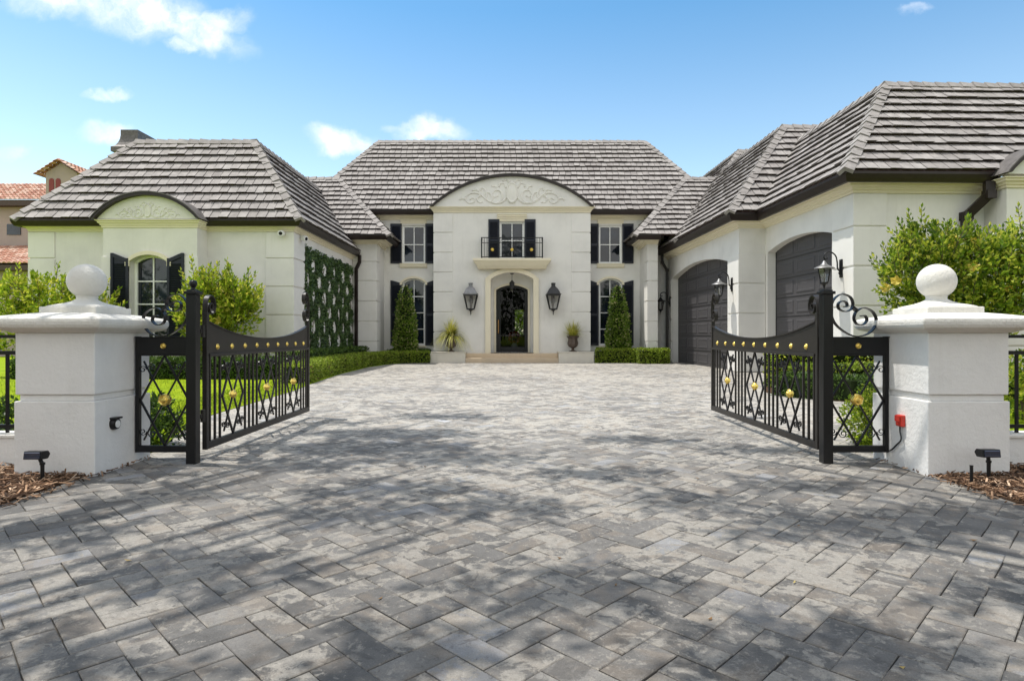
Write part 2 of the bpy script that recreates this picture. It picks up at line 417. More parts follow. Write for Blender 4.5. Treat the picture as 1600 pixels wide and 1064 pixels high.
def shrub(name, loc, blobs, n, lf, mat, label, cat, stems, flowers=0, shoots=0, up=.6, group=None):
    # blobs: list of (centre, radii); shoots grow outwards and upwards on all of them
    o = empty(name, loc, label, cat, group)
    st = MB()
    for p, q, r in stems:
        p = V(p); q = V(q); m = (p+q)/2 + V((U(-.1, .1), U(-.1, .1), 0))
        st.tube([p, m, q], [r, r*.8, r*.4], 7)
    st2 = st; lm = LM(); fl = LM()
    wts = [b[1][0]*b[1][2] for b in blobs]
    for i in range(n):
        c, r = random.choices(blobs, wts)[0]
        d = rdir(); rad = U(.62, 1.0) if R() < .75 else U(.2, .7)
        p = V(c) + V((d.x*r[0]*rad, d.y*r[1]*rad, d.z*r[2]*rad))
        sprig(lm, p, d + V((0,0,up)) + rdir()*.4, lf*1.6, 5, lf, lf*.42)
    for i in range(shoots):
        # long leafy shoots standing out of the crown
        c, r = random.choices(blobs, wts)[0]; d = rdir(); d.z = abs(d.z)*.9 + .1
        p = V(c) + V((d.x*r[0]*.8, d.y*r[1]*.8, d.z*r[2]*.8)); sd = (d*.75 + V((0,0,1.0)) + rdir()*.25).normalized(); ln = lf*U(2.0, 4.2)
        st2.tube([p - sd*lf, p + sd*ln*.6, p + sd*ln], [lf*.05, lf*.04, lf*.02], 4)
        for k in range(14):
            t = (k+.5)/14; a_ = k*2.4
            b1 = sd.orthogonal().normalized(); b2 = sd.cross(b1)
            ld = (b1*math.cos(a_) + b2*math.sin(a_))*(1-.55*t) + sd*(.45+.8*t)
            leaf(lm, p + sd*ln*t, ld, lf*U(.75, 1.15)*(1.1-.4*t), lf*.40, sd + rdir()*.3)
    for i in range(flowers):
        c, r = random.choice(blobs)
        d = rdir(); d.y = -abs(d.y)
        p = V(c) + V((d.x*r[0]*1.05, d.y*r[1]*1.05, d.z*r[2]*1.02))
        ax = (d + V((0,-.6,.4))).normalized()
        b1 = ax.orthogonal().normalized(); b2 = ax.cross(b1)
        for k in range(5):
            a = k*2*math.pi/5; leaf(fl, p, b1*math.cos(a)+b2*math.sin(a)+ax*.5, lf*.85, lf*.7, ax)
    st.build('stem', M_TRUNK, o, smooth=True)
    lm.build('foliage', mat, o)
    if flowers: fl.build('blossom', L_FLOWER, o)
    return o

# ------------------------------------------------------------------ camera, world, sun
cam = bpy.data.cameras.new('camera'); co = bpy.data.objects.new('camera', cam); col.objects.link(co)
co.location = (0, 0, 1.2); co.rotation_euler = (math.radians(90), 0, 0)
cam.sensor_width = 36; cam.lens = 36*950/1600; cam.shift_y = -8/1600; cam.clip_end = 3000; cam.clip_start = .05
scene.camera = co
SUN = V((-.33, .10, .94)).normalized()
elev = math.asin(SUN.z); az = math.atan2(SUN.x, SUN.y)
sl = bpy.data.lights.new('sun', 'SUN'); so = bpy.data.objects.new('sun', sl); col.objects.link(so)
sl.energy = 2.9; sl.angle = math.radians(.53); sl.color = (1, .955, .88)
so.rotation_euler = (-SUN).to_track_quat('-Z', 'Y').to_euler(); so.location = (-20, 10, 40)

w = bpy.data.worlds.new('World'); scene.world = w; w.use_nodes = True
nt = w.node_tree; bg = nt.nodes['Background']
sky = N(nt, 'ShaderNodeTexSky', sky_type='NISHITA'); sky.sun_disc = False
sky.sun_elevation = elev; sky.sun_rotation = az; sky.air_density = 1.0; sky.dust_density = .6; sky.ozone_density = 1.6
SKY_STR = .13
tc = N(nt, 'ShaderNodeTexCoord')
sep = N(nt, 'ShaderNodeSeparateXYZ'); nt.links.new(tc.outputs['Generated'], sep.inputs[0])
ym = N(nt, 'ShaderNodeMath', operation='MAXIMUM'); ym.inputs[1].default_value = .02; nt.links.new(sep.outputs[1], ym.inputs[0])
def mth(op, a, b):
    m = N(nt, 'ShaderNodeMath', operation=op)
    for k, x in ((0, a), (1, b)):
        if hasattr(x, 'links'): nt.links.new(x, m.inputs[k])
        else: m.inputs[k].default_value = x
    return m.outputs[0]
uu = mth('DIVIDE', sep.outputs[0], ym.outputs[0]); ww = mth('DIVIDE', sep.outputs[2], ym.outputs[0])
cx = N(nt, 'ShaderNodeCombineXYZ'); nt.links.new(uu, cx.inputs[0]); nt.links.new(ww, cx.inputs[1])
nz = noise(nt, 9, 6, .6, cx.outputs[0])
nzc = N(nt, 'ShaderNodeVectorMath', operation='SUBTRACT'); nzc.inputs[1].default_value = (.5, .5, .5); nt.links.new(nz.outputs['Color'], nzc.inputs[0])
nzs = N(nt, 'ShaderNodeVectorMath', operation='SCALE'); nzs.inputs['Scale'].default_value = .085; nt.links.new(nzc.outputs[0], nzs.inputs[0])
q = N(nt, 'ShaderNodeVectorMath', operation='ADD'); nt.links.new(cx.outputs[0], q.inputs[0]); nt.links.new(nzs.outputs[0], q.inputs[1])
mask = None
def cloud(px, py, a, b, tilt=0, dens=1.0, soft=.25):
    global mask
    s = N(nt, 'ShaderNodeVectorMath', operation='SUBTRACT'); s.inputs[1].default_value = ((px-800)/950, (524-py)/950, 0); nt.links.new(q.outputs[0], s.inputs[0])
    r = N(nt, 'ShaderNodeVectorRotate', rotation_type='Z_AXIS'); r.inputs['Angle'].default_value = tilt; nt.links.new(s.outputs[0], r.inputs['Vector'])
    m = N(nt, 'ShaderNodeVectorMath', operation='MULTIPLY'); m.inputs[1].default_value = (950/a, 950/b, 0); nt.links.new(r.outputs[0], m.inputs[0])
    l = N(nt, 'ShaderNodeVectorMath', operation='LENGTH'); nt.links.new(m.outputs[0], l.inputs[0])
    mr = N(nt, 'ShaderNodeMapRange', interpolation_type='SMOOTHSTEP'); mr.inputs[1].default_value = 1.0; mr.inputs[2].default_value = soft; mr.inputs[3].default_value = 0; mr.inputs[4].default_value = dens
    nt.links.new(l.outputs['Value'], mr.inputs[0])
    mask = mr.outputs[0] if mask is None else mth('MAXIMUM', mask, mr.outputs[0])
cloud(110, 0, 140, 40, 0, .85); cloud(220, 22, 130, 50, .1, 1.0); cloud(305, 45, 110, 34, .35, .95); cloud(330, 38, 75, 26, -.1, .8); cloud(290, 66, 45, 14, 0, .7)
cloud(533, 217, 70, 26, 0, 1.0); cloud(672, 199, 72, 25, 0, .95); cloud(618, 190, 30, 10, 0, .3)
cloud(152, 147, 34, 13, 0, .85); cloud(183, 141, 26, 12, 0, .7); cloud(172, 208, 62, 24, 0, .75); cloud(18, 240, 36, 12, 0, .4)
cloud(1432, 12, 26, 13, 0, .4)
cn = noise(nt, 22, 6, .62, q.outputs[0]); cr = ramp(nt, [(.30, .25), (.62, 1)]); nt.links.new(cn.outputs[0], cr.inputs[0])
mask = mth('MULTIPLY', mask, cr.outputs[0])
front = N(nt, 'ShaderNodeMath', operation='GREATER_THAN'); front.inputs[1].default_value = .03; nt.links.new(sep.outputs[1], front.inputs[0])
mask = mth('MULTIPLY', mask, front.outputs[0])
tint = ramp(nt, [(.20, (1.22, 1.20, 1.03)), (.33, (.95, 1.06, .99)), (.47, (.56, .89, .95)), (.75, (.50, .84, .95))]); nt.links.new(sep.outputs[2], tint.inputs[0])
mask = mth('MULTIPLY', mask, .84)
SKYC = mixc(nt, mixc(nt, sky.outputs[0], tint.outputs[0], 1.0, 'MULTIPLY'), (6.0, 6.1, 6.25), mask)
# unseen white cloud behind and overhead, added as neutral fill for the facades
nb1 = noise(nt, 2.1, 5, .55, tc.outputs['Generated']); nr1 = N(nt, 'ShaderNodeMapRange', interpolation_type='SMOOTHSTEP'); nr1.inputs[1].default_value = .34; nr1.inputs[2].default_value = .52; nr1.inputs[4].default_value = .9
nt.links.new(nb1.outputs[0], nr1.inputs[0])
bk = N(nt, 'ShaderNodeMapRange', interpolation_type='SMOOTHSTEP'); bk.inputs[1].default_value = .12; bk.inputs[2].default_value = -.12; nt.links.new(sep.outputs[1], bk.inputs[0])
zen = N(nt, 'ShaderNodeMapRange', interpolation_type='SMOOTHSTEP'); zen.inputs[1].default_value = .62; zen.inputs[2].default_value = .85; nt.links.new(sep.outputs[2], zen.inputs[0])
SKYC = mixc(nt, SKYC, (6.4, 6.25, 6.0), mth('MULTIPLY', nr1.outputs[0], mth('MAXIMUM', bk.outputs[0], zen.outputs[0])))
nt.links.new(SKYC, bg.inputs[0]); bg.inputs[1].default_value = SKY_STR
scene.view_settings.view_transform = 'Standard'; scene.view_settings.look = 'None'; scene.view_settings.gamma = 1
scene.view_settings.exposure = .76

# ------------------------------------------------------------------ ground, driveway
g = MB(); g.face([(-900,-900,-.05),(900,-900,-.05),(900,900,-.05),(-900,900,-.05)])
tag(g.build('ground', M_GRASS), 'wide grassy ground reaching to the horizon', 'ground', kind='structure')
g = MB(); g.face([(-7.5,-3,-.014),(12,-3,-.014),(12,27.0,-.014),(-7.5,27.0,-.014)])
tag(g.build('driveway_base', M_GROUT), 'dark sand joints between the grey driveway stones', 'driveway', kind='structure')

g = MB(); g.face([(-200,-16,-.035),(200,-16,-.035),(200,-3.0,-.035),(-200,-3.0,-.035)])
tag(g.build('road', simple('asphalt', (.06,.06,.062), .9, 0, .2, (120,.4,.004), .2)), 'grey asphalt street in front of the driveway', 'road', kind='structure')
LAWN_L = [(-3.66,5.98),(-3.70,6.4),(-3.95,7.1),(-4.42,8.4),(-4.52,9.2),(-4.72,13.3),(-4.95,14.9),(-5.3,18.5),(-5.42,22.9),(-5.1,25.2),(-5.0,27.1),(-30,27.1),(-30,5.98)]
LAWN_R = [(3.66,5.98),(30,5.98),(30,11),(6.9,11),(6.4,8.2),(4.7,7.75),(4.05,7.2),(3.72,6.5)]
BED_R = [(5.32,12.7),(5.9,11.05),(30,11.05),(30,14.6),(8.15,14.6),(5.9,14.2)]
MUL_L = [(-3.63,-3),(-3.63,5.97),(-30,5.97),(-30,-3)]
MUL_R = [(3.61,-3),(30,-3),(30,5.97),(3.61,5.97)]
def inside(p, poly):
    x, y = p; c = False; n = len(poly)
    for i in range(n):
        x1, y1 = poly[i]; x2, y2 = poly[(i+1) % n]
        if (y1 > y) != (y2 > y) and x < (x2-x1)*(y-y1)/(y2-y1)+x1: c = not c
    return c
def sheet(name, poly, z, mat, label, cat):
    m = MB(); m.prism([(a, b, z) for a, b in poly], (0,0,-.05))
    return tag(m.build(name, mat), label, cat, kind='structure')
sheet('lawn', LAWN_L, .012, M_GRASS, 'bright green lawn on the left behind the white pillar', 'lawn')
sheet('lawn_patch', LAWN_R, .012, M_GRASS, 'small lawn patch behind the right gate panel', 'lawn')
sheet('planting_bed', BED_R, .014, M_MULCHBASE, 'brown planting bed before the garage wing', 'planting bed')
sheet('mulch_soil', MUL_L, .016, M_MULCHBASE, 'brown mulch ground left of the driveway mouth', 'mulch bed')
sheet('mulch_ground', MUL_R, .016, M_MULCHBASE, 'brown mulch ground right of the driveway mouth', 'mulch bed')

# herringbone of 2:1 stones laid at 45 degrees
pv = MB(); pv.raw = True
Wd = .147; ca = math.cos(math.radians(45)); gap = .0020; ch = .0042
def stone(u0, v0, du, dv):
    cu, cv = u0+du/2, v0+dv/2
    x = (cu-cv)*ca; y = (cu+cv)*ca
    if y < 1.2 or y > 26.9: return
    if abs(x) > .96*y + .6 and abs(x) > 2.2: return
    if x < -3.85 and y < 5.9: return
    if x > 3.85 and y < 5.9: return
    for poly in (LAWN_L, LAWN_R, BED_R):
        if inside((x, y), poly) and inside((x+.2, y), poly) and inside((x-.2, y), poly) and inside((x, y+.2), poly) and inside((x, y-.2), poly): return
    if x > 9.2 and y > 14: return
    if y > 9: g2 = .002; jz = .001
    else: g2 = gap; jz = .0022
    a = g2*U(.2, 1.9); b = g2*U(.2, 1.9); zz = U(-jz, jz); tx = U(-.004, .004); ty = U(-.004, .004)
    rot = U(-.006, .006); cr_, sr_ = math.cos(rot), math.sin(rot)
    def P(uo, vo, z):
        uo, vo = uo*cr_-vo*sr_, uo*sr_+vo*cr_
        U_, V_ = cu+uo, cv+vo
        return pv.av(((U_-V_)*ca, (U_+V_)*ca, z + zz + uo*tx + vo*ty))
    hu, hv = du/2-a, dv/2-b
    jit = lambda: U(-.0022, .0022)
    js = [(jit(), jit()) for _ in range(4)]
    sg = [(-1,-1),(1,-1),(1,1),(-1,1)]
    top = [P(s[0]*(hu-ch)+j[0], s[1]*(hv-ch)+j[1], 0) for s, j in zip(sg, js)]
    mid = [P(s[0]*hu+j[0], s[1]*hv+j[1], -ch*.8) for s, j in zip(sg, js)]
    pv.f.append(top)
    for k in range(4): pv.f.append([mid[k], mid[(k+1)%4], top[(k+1)%4], top[k]])
    if y < 7:
        bot = [P(s[0]*hu+j[0], s[1]*hv+j[1], -.03) for s, j in zip(sg, js)]
        for k in range(4): pv.f.append([bot[k], bot[(k+1)%4], mid[(k+1)%4], mid[k]])
n = 150
for i in range(-n, n):
    for j in range(-n, n):
        # herringbone lattice: horizontal stone at (i+... ) and vertical partner
        a = (i - j)*1 ; b = (i + j*3)
        # generators (1,1) and (-1,3) tile the plane with one H stone (2x1) and one V stone (1x2) each
        u = (i*1 + j*-1); v = (i*1 + j*3)
        uw, vw = u*Wd, v*Wd
        x = (uw-vw)*ca; y = (uw+vw)*ca
        if -10 < x < 13 and 0 < y < 28:
            stone(uw, vw, 2*Wd, Wd)
            stone(uw, vw + Wd, Wd, 2*Wd)
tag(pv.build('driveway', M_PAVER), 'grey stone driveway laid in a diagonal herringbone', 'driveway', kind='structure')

lm = LM()
for i in range(32):
    y = 1.8 + 9*R()**1.6; x = U(-3.5, 3.5)
    leaf(lm, V((x, y, .006)), V((U(-1,1), U(-1,1), U(0,.25))), U(.02, .045), U(.01, .02), V((0,0,1)))
tag(lm.build('fallen_leaves', leafmat('dry_leaf', [(0, (.16,.09,.04)), (.6, (.33,.20,.09)), (1, (.45,.36,.14))], .1, .8)), 'a few dry brown leaves scattered over the driveway', 'leaves', kind='stuff')
# lawn blades and mulch chips (uncountable stuff)
lm = LM()
cnt = 0
while cnt < 15000:
    y = 6.1 + 11*R()**1.5; x = U(-6.0, -3.7) if R() < .6 else U(-.95*y, -3.7)
    if not inside((x, y), LAWN_L): continue
    cnt += 1
    leaf(lm, V((x, y, .01)), V((U(-.5,.5), U(-.5,.5), 1)), U(.03, .06), .008 + y*.0005)
for i in range(2500):
    x = U(3.7, 6.4); y = U(6.0, 8)
    if inside((x, y), LAWN_R): leaf(lm, V((x, y, .01)), V((U(-.5,.5), U(-.5,.5), 1)), U(.03, .055), .009)
tag(lm.build('grass', M_BLADE), 'short bright green grass blades of the lawn', 'grass', kind='stuff')
lm = MB(); lm.raw = True
for i in range(9000):
    sd = -1 if R() < .5 else 1
    y = U(3.4, 5.9); x = sd*(3.64 + 1.9*R()**1.3) if R() < .96 else sd*U(3.5, 3.64)
    if abs(x) > 3.56 and abs(x) < 4.22 and y > 5.2 : continue
    zz = .018 + .03*R()*min(1, (abs(x)-3.5)*4)
    d = V((U(-1,1), U(-1,1), U(-.35,.35))).normalized()*U(.012, .05); s_ = d.cross(V((U(-.4,.4),U(-.4,.4),1))).normalized()*U(.002, .007); t_ = d.cross(s_).normalized()*U(.001, .004)
    lm.obox((x, y, zz), d, s_, t_)
tag(lm.build('mulch', M_CHIP), 'loose brown bark mulch at both sides of the driveway mouth', 'mulch', kind='stuff')

# ------------------------------------------------------------------ spline helper
def cat(pts, n=6):
    out = []
    P = [V(p) for p in pts]
    for i in range(len(P)-1):
        p0 = P[max(i-1, 0)]; p1 = P[i]; p2 = P[i+1]; p3 = P[min(i+2, len(P)-1)]
        for k in range(n):
            t = k/n
            out.append(.5*((2*p1) + (p2-p0)*t + (2*p0-5*p1+4*p2-p3)*t*t + (3*p1-p0-3*p2+p3)*t**3))
    out.append(P[-1]); return out
def arc(x0, x1, z, rise, n=16):
    # points of a segmental arch from (x0,z) to (x1,z)
    w_ = (x1-x0)/2; r = (w_*w_ + rise*rise)/(2*rise); c = (x0+x1)/2; zc = z + rise - r
    a = math.asin(min(1, w_/r))
    return [(c + r*math.sin(-a + 2*a*k/n), zc + r*math.cos(-a + 2*a*k/n)) for k in range(n+1)]

# ------------------------------------------------------------------ gate pillars
def pillar(side, label):
    x0, x1 = (3.545, 4.245) if side > 0 else (-4.245, -3.555)
    y0, y1 = 5.18, 5.98
    o = empty('gate_pillar', ((x0+x1)/2, (y0+y1)/2, 0), label, 'gate pillar', 'white gate pillars')
    m = MB()
    def tier(z0, z1, ins):
        m.box(x0+ins, x1-ins, y0+ins, y1-ins, z0, z1)
    tier(-.04, .638, 0); tier(.638, .693, .028); tier(.693, 1.225, .006)
    m.build('shaft', M_PILLAR, o, bevel=.009, seg=3)
    c = MB(); cx_, cy_ = (x0+x1)/2, (y0+y1)/2; hx, hy = (x1-x0)/2, (y1-y0)/2
    rings = []
    for off, z in ((-.01,1.222),(.012,1.222),(.03,1.232),(.052,1.240),(.085,1.252),(.108,1.268),(.118,1.290),(.120,1.315),(.116,1.338),(.10,1.354),(.07,1.363),(-.04,1.385),(-.12,1.398)):
        a, b = hx+off, hy+off
        rings.append([V((cx_+s*a, cy_+t*b, z)) for s, t in ((-1,-1),(1,-1),(1,1),(-1,1))])
    c.loft(rings); c.build('cap', M_CAP, o, bevel=.014, seg=3)
    f = MB(); f.box(cx_-.25, cx_+.25, cy_-.25, cy_+.25, 1.39, 1.452)
    rings = []
    for r, z, k in ((.245,1.452,0),(.235,1.462,0),(.20,1.474,.1),(.15,1.49,.4),(.11,1.51,.8),(.085,1.53,1),(.08,1.545,1),(.09,1.56,1)):
        ring = []
        for j in range(24):
            a = 2*math.pi*(j+.5)/24; cc, ss = math.cos(a), math.sin(a)
            sq = r/max(abs(cc), abs(ss)); rr = sq*(1-k) + r*k
            ring.append(V((cx_+rr*cc, cy_+rr*ss, z)))
        rings.append(ring)
    f.loft(rings); f.build('pedestal', M_CAP, o, smooth=True, bevel=.008)
    b = MB(); b.lathe((cx_, cy_, 1.694), [(max(.002, .158*math.sin(math.pi*k/24)), -.158*math.cos(math.pi*k/24)) for k in range(25)], 40)
    b.build('ball_finial', M_CAP, o, smooth=True)
    return o
pillar(-1, 'white stucco gate pillar with ball finial and small oval light, left of the driveway')
pillar(1, 'white stucco gate pillar with ball finial and red box, right of the driveway')

# oval step light on the left pillar, red box on the right one
sl_ = empty('step_light', (-3.555, 5.42, .415), 'small black oval light on the inner face of the left pillar', 'light')
m = MB(); m.disc((-3.556, 5.42, .415), (1,0,0), [(.056,0),(.056,.02),(.047,.04),(.038,.042)], 20); m.build('housing', M_BLACK, sl_, smooth=True)
m = MB(); m.disc((-3.545, 5.42, .412), (1,0,0), [(.034,.03),(.034,.034)], 18); m.build('lens', M_WHITEP, sl_, smooth=True)
m = MB(); m.obox((-3.53, 5.42, .465), (.03,0,0), (0,.05,0), (0,0,.008)); m.build('hood', M_BLACK, sl_, bevel=.004)
rb = empty('alarm_box', (3.53, 5.52, .43), 'red plastic box screwed to the side of the right pillar', 'box')
m = MB(); m.box(3.505, 3.546, 5.475, 5.56, .375, .48); m.build('housing', M_RED, rb, bevel=.008)
m = MB(); m.box(3.490, 3.50, 5.485, 5.55, .42, .475); m.box(3.494, 3.50, 5.50, 5.535, .39, .408); m.build('cover', M_RED, rb, bevel=.003)
m = MB(); m.tube(cat([(3.522,5.52,.375),(3.522,5.52,.33),(3.52,5.50,.26),(3.525,5.57,.20),(3.52,5.66,.13),(3.515,5.78,.10),(3.51,5.95,.09)]), .007, 8)
m.build('cable', M_CABLE, rb, smooth=True)

# ------------------------------------------------------------------ gates
rosette_big = None
def rosette(parent, c, axis, r, name='rosette'):
    m = MB(); c = V(c); a = V(axis).normalized(); b = a.orthogonal().normalized(); d = a.cross(b)
    n_ = 30; rings = []
    for rad, h, sc in ((1.0,-.25,.0),(1.0,0,.10),(.80,.22,.14),(.62,.16,.10),(.52,.22,.05),(.34,.5,.02),(.05,.55,0)):
        ring = []
        for k in range(n_):
            t = 2*math.pi*k/n_; rr = r*rad*(1 - sc*(.5+.5*math.cos(6*t)))
            ring.append(c + a*(h*r) + b*rr*math.cos(t) + d*rr*math.sin(t))
        rings.append(ring)
    m.loft(rings); return m.build(name, M_GOLD, parent, smooth=True)

def curl(P, c, r, a0, turns, nn=18, shrink=.25):
    out = []
    for k in range(nn+1):
        t = k/nn; a = a0 + turns*2*math.pi*t; rr = r*(1-(1-shrink)*t)
        out.append(P(c[0]+rr*math.cos(a), c[1]+rr*math.sin(a)))
    return out

def lattice(parent, P, wdir, a0, a1, z0, z1, th=.016):
    # diamond with crossing bars that end in little scrolls; P(a,z) maps plane coordinates to space
    m = MB(); ac = (a0+a1)/2; zc = (z0+z1)/2; H = z1-z0; Wd_ = a1-a0
    wd = V(wdir)
    def b(p, q): m.bar(P(*p), P(*q), th, th, wd)
    T, B, L, Rr = (ac, z1), (ac, z0), (a0, zc), (a1, zc)
    b(T, L); b(T, Rr); b(B, L); b(B, Rr)
    ext = .86
    for sa in (-1, 1):
        for sz in (-1, 1):
            e = (ac + sa*Wd_*.5*ext, zc + sz*H*.5*.88)
            # slightly bowed crossing bar with a pointed tip
            mid = (ac + sa*Wd_*.25, zc + sz*H*.25)
            pts = cat([P(*(ac, zc)), P(*mid), P(*e)], 4)
            m.ribbon(pts, wd, th*.9, th*.8)
            r = Wd_*.075
            k = (ac + sa*Wd_*.355, zc + sz*H*.355)
            for s in (-1, 1):
                cc = (k[0] + s*Wd_*.095, k[1] - s*sa*sz*H*.012 + sz*H*.004)
                st = 0 if s < 0 else math.pi
                m.ribbon(curl(P, cc, r, st, -1.35*s*sz), wd, th*.8, .006)
    return m.build('lattice', M_BLACK, parent)

LZ0, LZ1 = .165, 1.02
def panel(side, label):
    # post plus fixed side panel between post and pillar, plane y = 5.82
    Y = 5.74; xp = -3.0 if side < 0 else 2.955; xe = side*3.545
    o = empty('gate_side_panel', (xp, Y-.02, 0), label, 'gate panel', 'fixed iron gate side panels')
    m = MB(); m.box(xp-.046, xp+.046, Y-.066, Y+.026, -.03, 1.585); po = m.build('post', M_BLACK, o, bevel=.006)
    m = MB(); m.box(xp-.06, xp+.06, Y-.08, Y+.04, 1.585, 1.612); m.box(xp-.042, xp+.042, Y-.062, Y+.022, 1.612, 1.628)
    if side < 0:
        m.lathe((xp, Y-.02, 1.628), [(.03,0),(.02,.012),(.018,.02),(.03,.035),(.038,.055),(.034,.075),(.018,.09),(.002,.094)], 16)
    m.build('post_cap', M_BLACK, po, smooth=True, bevel=.003)
    a0 = abs(xp)+.046; a1 = abs(xe)
    P = lambda a, z, dy=0: V((side*a, Y+dy, z))
    f = MB()
    def bx(a, b, z0, z1, t): f.box(min(side*a, side*b), max(side*a, side*b), Y-t/2, Y+t/2, z0, z1)
    bx(a1-.035, a1, .10, 1.19, .045)
    bx(a0, a1-.035, .10, .162, .045)
    bx(a0, a1-.035, 1.022, 1.178, .05)
    f.build('frame', M_BLACK, o, bevel=.003)
    f = MB(); bx(a0, a1, 1.178, 1.186, .07); bx(a0, a1-.035, 1.008, 1.022, .06)
    f.build('rail_edge', M_BLACK, o)
    lat = lattice(o, P, (0,1,0), a0+.004, a1-.039, LZ0-.003, LZ1-.012)
    ac = (a0+a1-.035)/2; zc = (LZ0+LZ1)/2
    rosette(o, (side*ac, Y-.02, zc), (0,-1,0), .056); rosette(o, (side*ac, Y-.03, 1.10), (0,-1,0), .028)
    rosette(o, (side*ac, Y+.02, zc), (0,1,0), .056)
    # S scroll above
    k = .001607; raw = [(188,155),(203,150),(200,130),(175,120),(152,135),(155,165),(190,182),(225,170),(238,135),(220,95),(170,80),(125,112),(108,172),(125,240),(175,292),(245,326),(318,316),(365,272),(374,222),(350,180),(300,160),(258,182),(244,222),(262,256),(298,258),(320,232),(308,206),(285,208)]
    pts = cat([P(a0 + (x-103)*k, 1.186 + (330-y)*k) for x, y in raw], 4)
    s = MB(); s.ribbon(pts, (0,1,0), .045, .008); s.build('scroll', M_BLACK, o, smooth=True)
    s = MB(); s.obox(P(a0+(246-103)*k, 1.186+(165-0)*k-.0), (side*.02,0,-.016), (0,.026,0), (.008,0,.008*side)); s.build('scroll_clasp', M_BLACK, o)
    return o
panel(-1, 'black iron side panel with gold rosettes and ball-topped post beside the left pillar')
panel(1, 'black iron side panel with gold rosettes and flat-topped post beside the right pillar')

def gate_leaf(side, label):
    X = side*3.0; y0, y1 = 5.93, 8.95; zb = .085; zt = 1.02
    if side > 0: y1 = 9.10
    o = empty('gate_leaf', (X, y0, 0), label, 'gate', 'open iron gate leaves')
    P = lambda a, z: V((X, y0 + a, z))
    L = y1-y0; t = .045
    f = MB()
    f.box(X-t/2, X+t/2, y0, y0+.05, zb, 1.42); f.box(X-t/2, X+t/2, y1-.05, y1, zb, 1.42)
    f.box(X-t/2, X+t/2, y0+.05, y1-.05, zb, zb+.07)
    f.build('frame', M_IRON, o, bevel=.003)
    # curved top panel
    n_ = 24; top = []
    for k in range(n_+1):
        s = k/n_; c = abs(2*s-1); top.append((.05 + (L-.1)*s, 1.165 + .17*c**2.2))
    b = MB(); b.prism([P(.05, zt)-V((.012,0,0))] + [P(a, z)-V((.012,0,0)) for a, z in top] + [P(L-.05, zt)-V((.012,0,0))], (.024,0,0))
    tp = b.build('top_panel', M_IRON, o)
    b = MB(); b.ribbon([P(a, z) for a, z in top], (1,0,0), .05, .012); b.build('top_strip', M_IRON, tp, smooth=True)
    b = MB(); b.box(X-.032, X+.032, y0+.05, y1-.05, zt-.03, zt); b.build('middle_rail', M_IRON, o, bevel=.003)
    for k in range(9):
        a = .05 + (L-.1)*(k+.6)/9.2
        ext = 0
        for sgn in (-1, 1): rosette(o, P(a, 1.085+.0)+V((sgn*.013,0,0)), (sgn,0,0), .032)
    # vertical bars and diamond lattices
    unit = (L-.1)
    lat = .165*unit; barsgrp = (unit-3*lat)
    sp = barsgrp/ (3+4+4+3+2.6)
    a = .05; groups = [3,4,4,3]; a_cur = a
    for gi, nb in enumerate(groups):
        wgrp = barsgrp*(nb/14)
        for k in range(nb):
            aa = a_cur + wgrp*(k+ (1.0 if gi == 0 else .5 if gi < 3 else 0.0) *1.0 + (0 if gi != 3 else .0))/ (nb+.0) if nb else 0
            aa = a_cur + wgrp*(k+.5)/nb
            m = MB(); m.bar(P(aa, zb+.07), P(aa, zt-.03), .020, .020, (1,0,0)); m.build('bar', M_IRON, o)
        a_cur += wgrp
        if gi < 3:
            lattice(o, P, (1,0,0), a_cur, a_cur+lat, zb+.07, zt-.03, .018)
            zc = (zb+.07+zt-.03)/2
            for sgn in (-1, 1): rosette(o, P(a_cur+lat/2, zc)+V((sgn*.012,0,0)), (sgn,0,0), .050)
            a_cur += lat
    # hinge side curl
    pts = cat([P(.012, 1.35), P(.012, 1.46), P(.03, 1.55), P(.09, 1.592), P(.155, 1.57), P(.185, 1.50), P(.165, 1.435), P(.11, 1.415), P(.07, 1.45), P(.075, 1.50), P(.115, 1.515), P(.135, 1.485), P(.115, 1.47)], 5)
    s = MB(); s.ribbon(pts, (1,0,0), .048, .012); s.build('scroll', M_IRON, o, smooth=True)
    # double curl on the free end
    E = lambda a, z: P(L-a, z)
    pts = cat([E(.11,1.52), E(.13,1.50), E(.115,1.47), E(.075,1.475), E(.055,1.515), E(.075,1.56), E(.13,1.565), E(.18,1.525), E(.175,1.455), E(.12,1.405), E(.045,1.42), E(.010,1.50), E(.010,1.60), E(.03,1.72), E(.08,1.80), E(.15,1.815), E(.20,1.77), E(.20,1.695), E(.15,1.655), E(.095,1.675), E(.085,1.73), E(.125,1.76), E(.155,1.73), E(.135,1.71)], 5)
    s = MB(); s.ribbon(pts, (1,0,0), .048, .010); s.build('scroll', M_IRON, o, smooth=True)
    # hinges joining leaf to post
    for z in (.42, 1.24):
        h = MB(); h.disc((side*3.0, y0-.03, z-.06), (0,0,1), [(.022,0),(.022,.12)], 14); h.obox((side*3.005, y0-.035, z), (.012,0,0), (0,.04,0), (0,0,.02)); h.build('hinge', M_IRON, o)
    return o
gate_leaf(-1, 'open black iron gate leaf with gold rosettes before the lawn on the left')
gate_leaf(1, 'open black iron gate leaf with gold rosettes before the garage doors on the right')

